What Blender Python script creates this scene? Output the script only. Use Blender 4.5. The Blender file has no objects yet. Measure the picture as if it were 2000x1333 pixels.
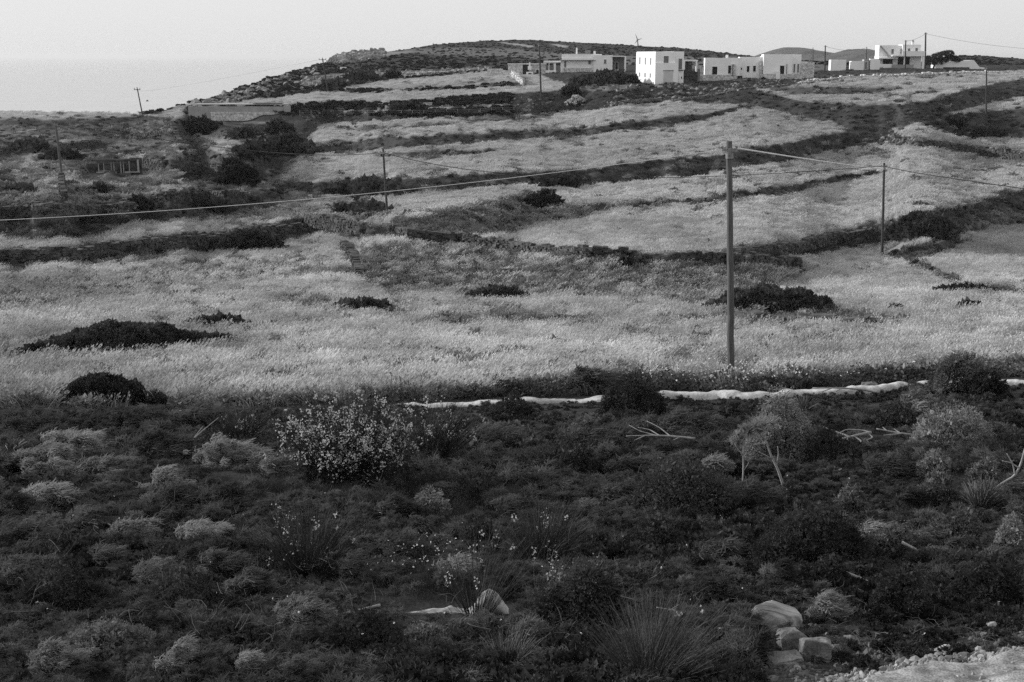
import bpy, math, random
import numpy as np
from mathutils import Vector, Matrix

# ------------------------------------------------------------------ camera, sky, sun, exposure
S = bpy.context.scene
COL = S.collection
R = math.radians
F = 2500.0                      # focal length in pixels of the 2000 px wide photograph
PITCH = R(12.54)
cd = bpy.data.cameras.new('camera'); cam = bpy.data.objects.new('camera', cd); COL.objects.link(cam)
cd.sensor_width = 36; cd.lens = 45; cd.clip_start = 0.1; cd.clip_end = 60000
cam.location = (0, 0, 0); cam.rotation_euler = (R(90) - PITCH, 0, 0)
S.camera = cam

SUN_EL, SUN_AZ = R(18), R(-70)   # azimuth measured clockwise from +Y (north): low, from the left and beyond
wd = bpy.data.worlds.new('World'); S.world = wd; wd.use_nodes = True
nt = wd.node_tree; nt.nodes.clear()
sky = nt.nodes.new('ShaderNodeTexSky'); sky.sky_type = 'NISHITA'; sky.sun_disc = False
sky.sun_elevation = SUN_EL; sky.sun_rotation = SUN_AZ; sky.air_density = 1.0; sky.dust_density = 3.0
bw = nt.nodes.new('ShaderNodeRGBToBW')
pw = nt.nodes.new('ShaderNodeMath'); pw.operation = 'POWER'; pw.inputs[1].default_value = 0.07
ml = nt.nodes.new('ShaderNodeMath'); ml.operation = 'MULTIPLY'; ml.inputs[1].default_value = 7.4
bg = nt.nodes.new('ShaderNodeBackground'); bg.inputs[1].default_value = 0.1
wo = nt.nodes.new('ShaderNodeOutputWorld')
nt.links.new(sky.outputs[0], bw.inputs[0]); nt.links.new(bw.outputs[0], pw.inputs[0]); nt.links.new(pw.outputs[0], ml.inputs[0])
nt.links.new(ml.outputs[0], bg.inputs[0]); nt.links.new(bg.outputs[0], wo.inputs[0])

sd = bpy.data.lights.new('sun', 'SUN'); sd.energy = 4.6; sd.angle = R(1.0); sd.color = (1, 1, 1)
sun = bpy.data.objects.new('sun', sd); COL.objects.link(sun)
to_sun = Vector((math.sin(SUN_AZ) * math.cos(SUN_EL), math.cos(SUN_AZ) * math.cos(SUN_EL), math.sin(SUN_EL)))
sun.rotation_euler = to_sun.to_track_quat('Z', 'Y').to_euler()
S.view_settings.view_transform = 'Standard'; S.view_settings.look = 'None'
S.view_settings.exposure = 0.0; S.view_settings.gamma = 1.0
S.cycles.max_bounces = 5; S.cycles.diffuse_bounces = 3; S.cycles.transparent_max_bounces = 4
S.cycles.use_adaptive_sampling = True; S.cycles.adaptive_threshold = 0.01
S.cycles.use_denoising = False

rng = np.random.default_rng(11)
random.seed(5)

# ------------------------------------------------------------------ materials (all neutral greys: the photograph is black and white)
def material(name, lo, hi, scale=3.0, rough=0.9, trans=0.0, rand=0.0, stretch=(1, 1, 1), obj_space=False, bump=0.0, fine=0.0, low=0.0, flat=True):
    m = bpy.data.materials.new(name); m.use_nodes = True
    t = m.node_tree; N = t.nodes; L = t.links; N.clear()
    out = N.new('ShaderNodeOutputMaterial')
    if obj_space:
        tc = N.new('ShaderNodeTexCoord'); src = tc.outputs['Object']
    else:
        g = N.new('ShaderNodeNewGeometry'); src = g.outputs['Position']
    mp = N.new('ShaderNodeMapping'); mp.inputs['Scale'].default_value = stretch; L.new(src, mp.inputs[0])
    nz = N.new('ShaderNodeTexNoise'); nz.inputs['Scale'].default_value = scale; nz.inputs['Detail'].default_value = 5
    L.new(mp.outputs[0], nz.inputs['Vector'])
    mr = N.new('ShaderNodeMapRange'); mr.inputs[1].default_value = 0.32; mr.inputs[2].default_value = 0.68
    mr.inputs[3].default_value = lo; mr.inputs[4].default_value = hi; L.new(nz.outputs[0], mr.inputs[0])
    val = mr.outputs[0]
    def mul(a, noise_scale, amount):
        n2 = N.new('ShaderNodeTexNoise'); n2.inputs['Scale'].default_value = noise_scale; n2.inputs['Detail'].default_value = 3
        L.new(mp.outputs[0], n2.inputs['Vector'])
        m2 = N.new('ShaderNodeMapRange'); m2.inputs[1].default_value = 0.3; m2.inputs[2].default_value = 0.7
        m2.inputs[3].default_value = 1 - amount; m2.inputs[4].default_value = 1 + amount; L.new(n2.outputs[0], m2.inputs[0])
        k = N.new('ShaderNodeMath'); k.operation = 'MULTIPLY'; L.new(a, k.inputs[0]); L.new(m2.outputs[0], k.inputs[1]); return k.outputs[0]
    if fine: val = mul(val, scale * 14, fine)
    if low: val = mul(val, scale * 0.12, low)
    if rand:
        oi = N.new('ShaderNodeObjectInfo'); m3 = N.new('ShaderNodeMapRange')
        m3.inputs[3].default_value = 1 - rand; m3.inputs[4].default_value = 1 + rand; L.new(oi.outputs['Random'], m3.inputs[0])
        k = N.new('ShaderNodeMath'); k.operation = 'MULTIPLY'; L.new(val, k.inputs[0]); L.new(m3.outputs[0], k.inputs[1]); val = k.outputs[0]
    cc = N.new('ShaderNodeCombineColor')
    for i in range(3): L.new(val, cc.inputs[i])
    if trans > 0:
        d = N.new('ShaderNodeBsdfDiffuse'); tr = N.new('ShaderNodeBsdfTranslucent'); mx = N.new('ShaderNodeMixShader')
        mx.inputs[0].default_value = trans
        L.new(cc.outputs[0], d.inputs[0]); L.new(cc.outputs[0], tr.inputs[0]); L.new(d.outputs[0], mx.inputs[1]); L.new(tr.outputs[0], mx.inputs[2])
        L.new(mx.outputs[0], out.inputs[0])
    else:
        p = N.new('ShaderNodeBsdfPrincipled'); p.inputs['Roughness'].default_value = rough; p.inputs['Specular IOR Level'].default_value = 0.25
        L.new(cc.outputs[0], p.inputs['Base Color']); L.new(p.outputs[0], out.inputs[0])
        if bump:
            b = N.new('ShaderNodeBump'); b.inputs['Strength'].default_value = 0.8; b.inputs['Distance'].default_value = bump
            L.new(nz.outputs[0], b.inputs['Height']); L.new(b.outputs[0], p.inputs['Normal'])
    return m

MT = {}
MT['barley'] = material('dry barley', 0.34, 0.56, 0.35, trans=0.35, rand=0.25, fine=0.14, low=0.32)
MT['meadow'] = material('weedy meadow grass', 0.13, 0.27, 0.5, trans=0.3, rand=0.4, fine=0.3, low=0.25)
MT['scrub'] = material('dark phrygana scrub', 0.024, 0.062, 0.6, trans=0.15, rand=0.45, fine=0.4)
MT['vgrass'] = material('dark verge grass', 0.05, 0.125, 0.6, trans=0.25, rand=0.45, fine=0.35, low=0.3)
MT['bush'] = material('dark evergreen leaves', 0.02, 0.085, 2.0, trans=0.25, rand=0.2, fine=0.6)
MT['leaf'] = material('broad dull leaves', 0.035, 0.085, 2.5, trans=0.2, rand=0.3, fine=0.5)
MT['cushion'] = material('grey cushion leaves', 0.09, 0.20, 2.0, trans=0.25, rand=0.25, fine=0.65)
MT['cushion_pale'] = material('pale grey cushion leaves', 0.15, 0.28, 2.0, trans=0.25, fine=0.5)
MT['cushion_dark'] = material('dark cushion leaves', 0.028, 0.065, 2.0, trans=0.2, rand=0.25, fine=0.65)
MT['plume'] = material('pale feathery fennel', 0.16, 0.30, 1.6, trans=0.35, rand=0.25, fine=0.3)
MT['plume_dark'] = material('dark feathery fennel', 0.055, 0.12, 1.6, trans=0.35, rand=0.35, fine=0.3)
MT['stem'] = material('broom stems', 0.018, 0.05, 4.0, rand=0.3, fine=0.4)
MT['drystem'] = material('greyish dry stems', 0.03, 0.08, 4.0, rand=0.3, fine=0.4)
MT['twig'] = material('dry twigs', 0.05, 0.14, 3.0, rand=0.3, fine=0.3)
MT['bark'] = material('weathered bleached wood', 0.16, 0.34, 6.0, bump=0.01, fine=0.3)
MT['petal'] = material('white petals', 0.36, 0.60, 5.0, trans=0.3)
MT['weed'] = material('foreground herbs', 0.02, 0.085, 1.0, trans=0.25, rand=0.55, fine=0.6, low=0.4)
MT['drygrass'] = material('foreground dry grass', 0.025, 0.07, 1.0, trans=0.3, rand=0.5, fine=0.4)
MT['plaster'] = material('white lime plaster', 0.76, 0.84, 0.5, rough=0.85, fine=0.03)
MT['plaster_grey'] = material('grey cement render', 0.26, 0.34, 0.8, bump=0.02, fine=0.1)
MT['whitewash'] = material('rough whitewashed concrete', 0.24, 0.54, 2.2, bump=0.08, fine=0.35, low=.2)
MT['palestone'] = material('pale building stone', 0.32, 0.74, 2.2, bump=0.05, fine=0.3)
MT['palestone_smooth'] = material('off-white door panel', .5, .56, 1.0)
MT['stone'] = material('dark schist', 0.025, 0.11, 1.6, bump=0.05, fine=0.35, low=0.3)
MT['boulder'] = material('grey boulder rock', 0.07, 0.23, 6.0, bump=0.06, fine=0.35, obj_space=True)
MT['slab'] = material('layered schist slab', 0.06, 0.48, 4.0, bump=0.04, fine=0.3, obj_space=True, stretch=(0.5, 4.5, 1.5))
MT['smoothrock'] = material('smooth pale rock', 0.26, 0.42, 3.0, bump=0.01, fine=0.12, obj_space=True)
MT['pole'] = material('weathered pole timber', 0.06, 0.13, 5.0, stretch=(9, 9, 0.5), bump=0.01, fine=0.2)
MT['pole_dark'] = material('dark pole timber', 0.035, 0.07, 5.0, stretch=(4, 4, 0.5))
MT['metal'] = material('dull grey metal', 0.16, 0.24, 4.0, rough=0.5)
MT['black'] = material('dark opening', 0.012, 0.022, 3.0)
MT['shutter'] = material('grey painted shutter', 0.12, 0.19, 2.0, stretch=(1, 1, 8))
MT['cable_light'] = material('bare pale cable', 0.55, 0.65, 1.0, rough=0.5)
MT['cable_dark'] = material('black insulated cable', 0.02, 0.03, 1.0)
MT['darkwood'] = material('old dark boards', 0.05, 0.12, 3.0, stretch=(1, 1, 4))

# ------------------------------------------------------------------ numpy helpers
def vnoise(x, y, seed=0):
    xi = np.floor(x).astype(np.int64); yi = np.floor(y).astype(np.int64); fx = x - xi; fy = y - yi
    fx = fx * fx * (3 - 2 * fx); fy = fy * fy * (3 - 2 * fy)
    def h(a, b):
        n = (a * 374761393 + b * 668265263 + seed * 974634777) & 0xffffffff
        n = ((n ^ (n >> 13)) * 1274126177) & 0xffffffff
        return ((n ^ (n >> 16)) & 0xffff) / 65535.0
    return (h(xi, yi) * (1 - fx) + h(xi + 1, yi) * fx) * (1 - fy) + (h(xi, yi + 1) * (1 - fx) + h(xi + 1, yi + 1) * fx) * fy
def fbm(x, y, seed=0, oct=4):
    s = 0; a = 0.5; t = 0
    for i in range(oct):
        s = s + a * vnoise(x, y, seed + i); t += a; x = x * 2.03 + 7.1; y = y * 2.03 + 3.3; a *= 0.5
    return s / t * 2 - 1
def sstep(a, b, x):
    t = np.clip((x - a) / (b - a), 0, 1); return t * t * (3 - 2 * t)

def mesh_np(name, V, faces_list, mats, fmat=None, smooth=False):
    """faces_list: list of (n,k) int arrays. One mesh."""
    me = bpy.data.meshes.new(name)
    V = np.asarray(V, dtype=np.float32)
    loops = np.concatenate([f.reshape(-1) for f in faces_list]).astype(np.int32)
    sizes = np.concatenate([np.full(len(f), f.shape[1], dtype=np.int32) for f in faces_list])
    me.vertices.add(len(V)); me.vertices.foreach_set('co', V.reshape(-1))
    me.loops.add(len(loops)); me.loops.foreach_set('vertex_index', loops)
    me.polygons.add(len(sizes))
    starts = np.concatenate([[0], np.cumsum(sizes)[:-1]]).astype(np.int32)
    me.polygons.foreach_set('loop_start', starts)
    for m in (mats if isinstance(mats, (list, tuple)) else [mats]): me.materials.append(m)
    if fmat is not None: me.polygons.foreach_set('material_index', fmat.astype(np.int32))
    me.polygons.foreach_set('use_smooth', np.full(len(sizes), smooth))
    me.update(calc_edges=True); me.validate()
    return me

def link(name, me, parent=None, loc=None, rot=None, scale=None):
    o = bpy.data.objects.new(name, me); COL.objects.link(o)
    if parent is not None: o.parent = parent
    if loc is not None: o.location = loc
    if rot is not None: o.rotation_euler = rot
    if scale is not None: o.scale = scale
    return o
def tag(o, label=None, cat=None, group=None, kind=None):
    if label: o['label'] = label
    if cat: o['category'] = cat
    if group: o['group'] = group
    if kind: o['kind'] = kind
    return o

class MB:
    """collects boxes / tubes / prisms into one mesh"""
    def __init__(s): s.v = []; s.f = {3: [], 4: []}; s.n = 0; s.extra = []
    def add(s, V, faces):
        V = np.asarray(V, dtype=float); s.v.append(V)
        for f in faces:
            f = np.asarray(f) + s.n
            s.f.setdefault(len(f), []).append(f)
        s.n += len(V)
    def box(s, x0, x1, y0, y1, z0, z1, jit=0, M=None):
        V = np.array([[x0, y0, z0], [x1, y0, z0], [x1, y1, z0], [x0, y1, z0], [x0, y0, z1], [x1, y0, z1], [x1, y1, z1], [x0, y1, z1]], dtype=float)
        if jit: V += (rng.random(V.shape) - 0.5) * jit
        if M is not None: V = np.array([tuple(M @ Vector(p)) for p in V])
        s.add(V, [[0, 3, 2, 1], [4, 5, 6, 7], [0, 1, 5, 4], [1, 2, 6, 5], [2, 3, 7, 6], [3, 0, 4, 7]])
    def tube(s, pts, radii, sides=8, cap=True):
        pts = np.asarray(pts, dtype=float); n = len(pts); radii = np.broadcast_to(radii, (n,))
        T = np.gradient(pts, axis=0); T /= np.linalg.norm(T, axis=1)[:, None] + 1e-9
        ref = np.array([0, 0, 1.0]) if abs(T[0][2]) < 0.9 else np.array([0, 1.0, 0])
        U = np.cross(T, ref); U /= np.linalg.norm(U, axis=1)[:, None] + 1e-9; W = np.cross(T, U)
        a = np.arange(sides) / sides * 2 * np.pi
        V = pts[:, None] + radii[:, None, None] * (np.cos(a)[None, :, None] * U[:, None] + np.sin(a)[None, :, None] * W[:, None])
        V = V.reshape(-1, 3); fs = []
        for i in range(n - 1):
            for k in range(sides):
                k2 = (k + 1) % sides; fs.append([i * sides + k, i * sides + k2, (i + 1) * sides + k2, (i + 1) * sides + k])
        if cap:
            fs.append(list(range(sides))[::-1]); fs.append([(n - 1) * sides + k for k in range(sides)])
        s.add(V, fs)
    def mesh(s, name, mat, smooth=False):
        V = np.concatenate(s.v); fl = [np.array(f) for k, f in sorted(s.f.items()) if len(f)]
        return mesh_np(name, V, fl, mat, smooth=smooth)
    def build(s, name, mat, parent=None, loc=None, rot=None, smooth=False, scale=None):
        return link(name, s.mesh(name, mat, smooth), parent, loc, rot, scale)

# ------------------------------------------------------------------ terrain: depth design, tone (plant cover, one painted bush shadow) and relief
CX = [-700, 0, 400, 750, 1150, 1427, 1727, 2050, 2700]
KN = {
 -700: {2600: 1.9, 1700: 5.4, 1333: 8.6, 960: 19, 790: 34, 640: 56, 500: 88, 400: 120, 350: 152, 300: 190, 250: 260, 219: 350, 150: 600, 20: 1500},
 0: {2600: 1.9, 1700: 5.4, 1333: 8.6, 960: 19, 790: 34, 640: 56, 500: 88, 400: 120, 350: 152, 300: 190, 250: 260, 219: 350, 150: 600, 20: 1500},
 400: {2600: 1.9, 1700: 5.4, 1333: 8.6, 960: 19, 785: 34.5, 640: 56, 500: 88, 450: 105, 400: 125, 350: 155, 300: 190, 250: 240, 215: 300, 180: 350, 150: 450, 100: 700, 20: 1500},
 750: {2600: 1.9, 1700: 5.4, 1333: 8.6, 960: 19.5, 780: 35, 640: 57, 500: 92, 418: 135, 340: 172, 290: 200, 240: 232, 200: 265, 180: 300, 150: 345, 120: 480, 98: 650, 20: 1500},
 1150: {2600: 1.9, 1700: 5.4, 1333: 8.6, 960: 19.5, 770: 36, 620: 60, 500: 92, 420: 128, 340: 165, 260: 202, 200: 235, 170: 254, 150: 280, 140: 340, 120: 480, 88: 850, 20: 1600},
 1427: {2600: 1.9, 1700: 5.4, 1333: 8.6, 1000: 18, 760: 37, 722: 42, 600: 64, 515: 92, 400: 130, 300: 170, 200: 225, 165: 250, 150: 275, 130: 400, 100: 800, 20: 1600},
 1727: {2600: 1.9, 1700: 5.4, 1333: 8.6, 1000: 17.6, 750: 37, 600: 66, 502: 102, 350: 150, 245: 190, 200: 215, 150: 262, 130: 300, 115: 600, 20: 1500},
 2050: {2600: 1.9, 1700: 5.4, 1333: 8.4, 1000: 17.2, 740: 36, 600: 64, 502: 97, 400: 128, 300: 166, 200: 215, 150: 275, 130: 400, 110: 800, 20: 1500},
}
KN[2700] = KN[2050]
SKY = np.array([(-700, 226), (0, 219), (150, 219), (270, 224), (320, 217), (370, 201), (450, 179), (530, 152), (600, 132), (650, 118), (680, 107), (720, 104), (760, 101), (850, 88), (900, 83), (960, 79), (1050, 79),
                (1150, 84), (1250, 90), (1330, 94), (1400, 102), (1450, 108), (1520, 116), (1600, 121), (1700, 124), (1800, 122), (1850, 112), (1880, 108), (1950, 111), (2000, 116), (2400, 130), (2700, 135)], float)
PYS = np.concatenate([np.arange(20, 850, 2.0), np.arange(850, 1400, 5.0), np.arange(1400, 2601, 25.0)])
PXS = np.arange(-700, 2701, 4.0)
nr, nc = len(PYS), len(PXS)
tab = np.zeros((nr, len(CX)))
for j, c in enumerate(CX):
    ks = sorted(KN[c].items()); tab[:, j] = np.interp(PYS, [k for k, _ in ks], [math.log(v) for _, v in ks])
LD = np.stack([np.interp(PXS, CX, tab[i]) for i in range(nr)])
def blur(A, k, axis):
    ker = np.ones(k) / k; pad = k // 2
    for _ in range(2):
        P = np.pad(A, [(pad, pad) if a == axis else (0, 0) for a in range(2)], mode='edge')
        A = np.apply_along_axis(lambda v: np.convolve(v, ker, 'valid'), axis, P)
    return A
LD = blur(LD, 41, 1)
LD[:415] = blur(LD[:415], 13, 0)
GX, GY = np.meshgrid(PXS, PYS)
# plant cover tone, with one painted bush shadow: (value, softness px, [(px, top, bottom), ...])
B = []
def band(v, pts, soft=3.0, riser=True): B.append((v, soft, pts, riser))
band(.10, [(280, 205, 226), (320, 200, 222), (370, 190, 203), (470, 160, 198), (560, 140, 190), (640, 100, 176), (700, 90, 165), (780, 80, 155), (900, 70, 144), (980, 70, 137), (1060, 60, 150), (1150, 60, 175), (1240, 60, 190), (1300, 60, 190), (1380, 60, 178), (1500, 60, 160), (1600, 60, 152), (1700, 60, 145), (1850, 60, 142), (1960, 60, 139), (2100, 60, 136), (2700, 60, 136)], 2, False)
band(.34, [(790, 97, 103), (850, 93, 108), (1000, 95, 113), (1100, 104, 120), (1200, 108, 126), (1440, 112, 138), (1620, 122, 138)], 4, False)
band(.55, [(652, 112, 122), (690, 102, 124), (745, 101, 113), (800, 100, 103)], 3, False)
band(.9, [(983, 84, 85.5), (1010, 86, 89), (1036, 90, 94)], 1, False)
band(.9, [(1083, 87, 89), (1092, 87, 93), (1104, 90, 94)], 1, False)
band(.45, [(590, 156, 172), (640, 146, 168), (700, 142, 160), (900, 134, 142), (960, 132, 138)], 4, False)
band(.3, [(400, 182, 200), (480, 172, 196), (560, 165, 186)], 4, False)
band(.25, [(630, 176, 181), (700, 173, 181), (757, 173, 180)], 2)
band(.25, [(785, 174, 178), (880, 169, 175), (1000, 163, 171), (1022, 158, 171)], 2)
band(.10, [(366, 208, 232), (566, 206, 240), (600, 205, 246), (700, 200, 239), (800, 197, 233), (900, 190, 230), (1000, 183, 228), (1060, 179, 224), (1150, 170, 214), (1240, 165, 206), (1300, 168, 199), (1400, 165, 190), (1480, 160, 176), (1560, 154, 166), (1700, 146, 152), (1960, 140, 144)], 2.5)
band(.55, [(670, 218, 222), (760, 214, 219), (860, 209, 214), (990, 205, 209)], 2, False)
band(.4, [(1150, 168, 176), (1200, 162, 178), (1235, 166, 174)], 4, False)
# top right field
band(.25, [(1500, 172, 178), (1540, 170, 184), (1620, 172, 188), (1700, 173, 186), (1748, 174, 180)], 3)
band(.3, [(1735, 186, 190), (1800, 181, 187), (1830, 180, 184)], 2)
band(.15, [(1290, 186, 198), (1380, 176, 200), (1470, 176, 210), (1530, 190, 222), (1610, 204, 238), (1670, 207, 262), (1720, 207, 262), (1760, 205, 250), (1800, 199, 240), (1890, 176, 215), (1950, 165, 200), (2000, 156, 190), (2700, 120, 160)], 4)
band(.15, [(1800, 236, 246), (1842, 228, 262), (1900, 222, 268), (2000, 214, 272), (2700, 180, 250)], 4)
band(.15, [(1700, 262, 285), (1745, 262, 282), (1825, 276, 292), (1912, 288, 306), (2000, 299, 318), (2700, 340, 380)], 3)
band(.15, [(560, 282, 305), (640, 281, 302), (750, 268, 292), (900, 262, 280), (1050, 255, 272), (1125, 250, 265), (1300, 232, 250), (1400, 217, 229), (1480, 206, 211)], 3)
band(.28, [(893, 233, 235), (940, 230, 237), (1000, 229, 236), (1052, 229, 232)], 2)
band(.28, [(668, 252, 257), (720, 246, 256), (800, 244, 250), (866, 243, 247)], 2)
band(.2, [(735, 300, 306), (800, 296, 307), (900, 294, 303), (970, 295, 299)], 2.5)
band(.13, [(545, 362, 376), (620, 358, 382), (700, 350, 380), (810, 348, 378), (950, 340, 366), (1050, 336, 366), (1150, 330, 362), (1300, 314, 352), (1430, 299, 334), (1560, 276, 310), (1690, 252, 285), (1740, 250, 270)], 3)
band(.2, [(1130, 402, 415), (1200, 400, 412), (1300, 393, 405), (1422, 379, 396), (1545, 360, 378), (1650, 344, 356), (1728, 334, 341)], 2.5)
band(.42, [(700, 450, 462), (770, 436, 462), (860, 415, 462), (930, 402, 462), (1000, 382, 460), (1030, 378, 450), (1060, 395, 436), (1120, 405, 428), (1160, 408, 420)], 8)
band(.12, [(600, 428, 446), (700, 440, 462), (800, 456, 474), (900, 466, 484), (1000, 482, 500), (1150, 494, 510), (1300, 506, 520), (1430, 512, 526), (1560, 518, 530)], 3)
band(.16, [(1400, 500, 520), (1440, 492, 522), (1615, 460, 498), (1720, 434, 480), (1800, 418, 470), (1895, 398, 452), (2000, 372, 430), (2700, 250, 330)], 5)
band(.4, [(1860, 440, 460), (1950, 420, 450), (2100, 400, 430)], 8)
band(.22, [(1722, 498, 503), (1760, 488, 508), (1800, 480, 512), (1850, 474, 498), (1880, 470, 480)], 5)
band(.2, [(1740, 503, 508), (1800, 515, 530), (1850, 540, 556), (1900, 565, 580), (2000, 572, 582), (2300, 575, 585)], 6)
band(.50, [(1040, 494, 498), (1100, 502, 528), (1225, 512, 578), (1300, 516, 600), (1350, 516, 604), (1425, 518, 590), (1500, 522, 570), (1560, 524, 545), (1600, 526, 530)], 8)
band(.50, [(698, 484, 540), (720, 478, 572), (800, 476, 580), (900, 486, 582), (1000, 498, 584), (1100, 524, 586), (1180, 560, 590), (1220, 582, 592)], 10)
band(.35, [(820, 632, 638), (900, 622, 640), (1000, 618, 640), (1100, 626, 638), (1180, 628, 634)], 5)
band(.3, [(1290, 630, 636), (1400, 624, 636), (1600, 612, 636), (1740, 628, 640)], 5)
# left side
band(.13, [(-700, 236, 262), (0, 236, 256), (100, 234, 252), (200, 232, 246), (290, 228, 238), (330, 232, 240)], 4)
band(.35, [(0, 258, 286), (40, 258, 286), (60, 262, 280)], 5)
band(.3, [(150, 246, 262), (240, 240, 262), (330, 238, 250)], 6)
band(.13, [(-700, 300, 318), (0, 292, 304), (70, 286, 302), (190, 273, 290), (210, 276, 284)], 3)
band(.13, [(240, 264, 272), (300, 258, 272), (350, 256, 276)], 3)
band(.14, [(345, 232, 262), (385, 228, 300), (440, 250, 330), (500, 290, 345), (560, 262, 320), (600, 280, 300)], 6)  # dark growth around the big bush, plus its cast shadow painted into the tone
band(.14, [(505, 242, 262), (560, 238, 282), (600, 238, 276), (620, 240, 250)], 5)
band(.55, [(395, 262, 285), (440, 262, 300), (470, 270, 300)], 7, False)
band(.12, [(360, 300, 330), (400, 308, 350), (450, 316, 362), (500, 330, 360), (520, 340, 350)], 5)
band(.13, [(276, 314, 334), (394, 314, 338)], 3)
band(.2, [(150, 330, 352), (180, 330, 345), (240, 330, 342)], 5)
band(.10, [(-700, 440, 480), (0, 408, 466), (100, 399, 476), (190, 402, 468), (250, 396, 442), (300, 384, 436), (350, 378, 434), (400, 376, 428), (480, 374, 408), (540, 388, 400)], 4)
band(.45, [(0, 440, 470), (40, 445, 476), (70, 452, 470)], 5)
band(.08, [(-700, 520, 560), (0, 494, 522), (100, 492, 520), (200, 478, 514), (300, 467, 502), (400, 456, 492), (500, 444, 482), (600, 430, 466), (640, 440, 452)], 3)
band(.25, [(130, 372, 382), (200, 364, 380), (240, 372, 384)], 4)
band(.55, [(-700, 640, 700), (0, 560, 620), (150, 540, 600), (400, 520, 560), (600, 500, 540), (660, 505, 520)], 25, False)
# scrub slope in front of the white kerb wall
WALLY = np.array([(-700, 806), (0, 803), (100, 801), (220, 797), (450, 795), (600, 795), (700, 791), (780, 785), (900, 780), (1010, 776), (1190, 769), (1380, 766), (1460, 768), (1600, 760), (1700, 756), (1820, 747), (2000, 739), (2700, 715)], float)
def hgp(py): return .55 * np.interp(py, [150, 250, 430, 600, 800], [1, 2.5, 5, 10, 18])   # height in pixels of the grass standing in front of a thing
def tone_at(px, py):
    wx = px + 10 * fbm(px * .03, py * .08, 3) * np.clip(py / 300, .4, 1.5); wy = py + 4.0 * fbm(px * .045, py * .12, 9) * np.clip(py / 300, .35, 1.5)
    t = np.full(np.shape(px), .88); rz = np.zeros(np.shape(px))
    t = t - .10 * sstep(.0, .5, fbm(px * .008, py * .03, 21)) - .28 * sstep(.1, .45, fbm(px * .013, py * .05, 27)) - .2 * sstep(.2, .5, fbm(px * .04, py * .12, 28))
    lf = (1 - sstep(500, 620, px)) * sstep(225, 240, py) * (1 - sstep(410, 450, py)); t = t - lf * (.30 + .38 * sstep(-.15, .35, fbm(px * .02, py * .06, 33)))
    t = t - .16 * sstep(470, 510, py) * (1 - sstep(560, 640, py)) * (1 - sstep(650, 900, px))
    t = np.clip(t, .1, 1)
    for v, soft, pts, riser in B:
        xs = [p[0] for p in pts]; top = np.interp(wx, xs, [p[1] for p in pts]); bot = np.interp(wx, xs, [p[2] for p in pts]) + .3 * hgp(wy) * (wy > 140)
        m = sstep(-soft * .5, soft * .5, wy - top) * sstep(-soft * .5, soft * .5, bot - wy)
        m = m * sstep(xs[0] - 12, xs[0] + 4, wx) * (1 - sstep(xs[-1] - 4, xs[-1] + 12, wx))
        t = t * (1 - m) + v * m
        if riser: rz = np.maximum(rz, m)
        else: rz = rz * (1 - m)
    t = np.maximum(t, (.10 + .13 * sstep(-.15, .35, fbm(px * .03, py * .1, 91))) * sstep(225, 245, py) * (1 - sstep(560, 640, py)))
    wl = np.interp(px, WALLY[:, 0], WALLY[:, 1])
    dk = sstep(-26, -6, py - wl) * sstep(880, 1020, px) + sstep(-8, 0, py - wl)     # weedy verge above the kerb, right half
    dk = np.clip(dk, 0, 1)
    t = t * (1 - dk) + .12 * dk
    g = sstep(1190, 1260, py + 18 * fbm(px * .02, py * .02, 4)) * sstep(1430, 1540, px)
    t = t * (1 - g) + .2 * g
    return t, rz
TONE, RIS = tone_at(GX, GY)
# terraces: inside a riser the ground climbs steeply, so little distance passes
w = 1 - .72 * RIS * sstep(150, 175, GY) * (1 - sstep(560, 600, GY))
dL = np.diff(LD, axis=0); wm = .5 * (w[1:] + w[:-1])
cum = np.concatenate([np.zeros((1, nc)), np.cumsum(dL * wm, axis=0)])
i0 = int(np.searchsorted(PYS, 166)); i1 = int(np.searchsorted(PYS, 600))
seg = cum[i0:i1 + 1] - cum[i0]; k = (LD[i1] - LD[i0]) / seg[-1]
LD2 = LD.copy(); LD2[i0:i1 + 1] = LD[i0] + seg * blur(k[None], 31, 1)[0]
LD2[i0:i1 + 1] += (np.linspace(0, 1, i1 - i0 + 1)[:, None]) * (LD[i1] - LD2[i1])[None]
LD = blur(LD2, 5, 1)
sk = np.interp(GX, SKY[:, 0], SKY[:, 1]) + 1.2 * fbm(GX * .05, GX * 0, 2)
o = np.clip(sk - GY, 0, None)
rowsky = np.clip(np.searchsorted(PYS, sk[0]), 0, nr - 1)
LDs = np.array([LD[rowsky[j], j] for j in range(nc)])
LDe = np.where(o > 0, LDs[None] + np.log1p(o * .012), LD)
PYE = np.where(o > 0, sk + o * .16, GY)
D = np.exp(LDe)
xc = (GX - 1000) / F; yc = (666.5 - PYE) / F
dy = math.cos(PITCH) + yc * math.sin(PITCH); dz = -math.sin(PITCH) + yc * math.cos(PITCH)
P = np.stack([xc * D / dy, D, dz * D / dy], -1)
dist = D
amp = np.clip(dist * .0016, 0.02, .35)
P[..., 2] += amp * fbm(P[..., 0] / np.clip(dist * .03, .8, 9), P[..., 1] / np.clip(dist * .04, .8, 12), 5)
fg = sstep(810, 860, GY) * (1 - sstep(1500, 1700, GY))
P[..., 2] += fg * .16 * fbm(P[..., 0] / 1.3, P[..., 1] / 1.3, 15)
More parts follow.
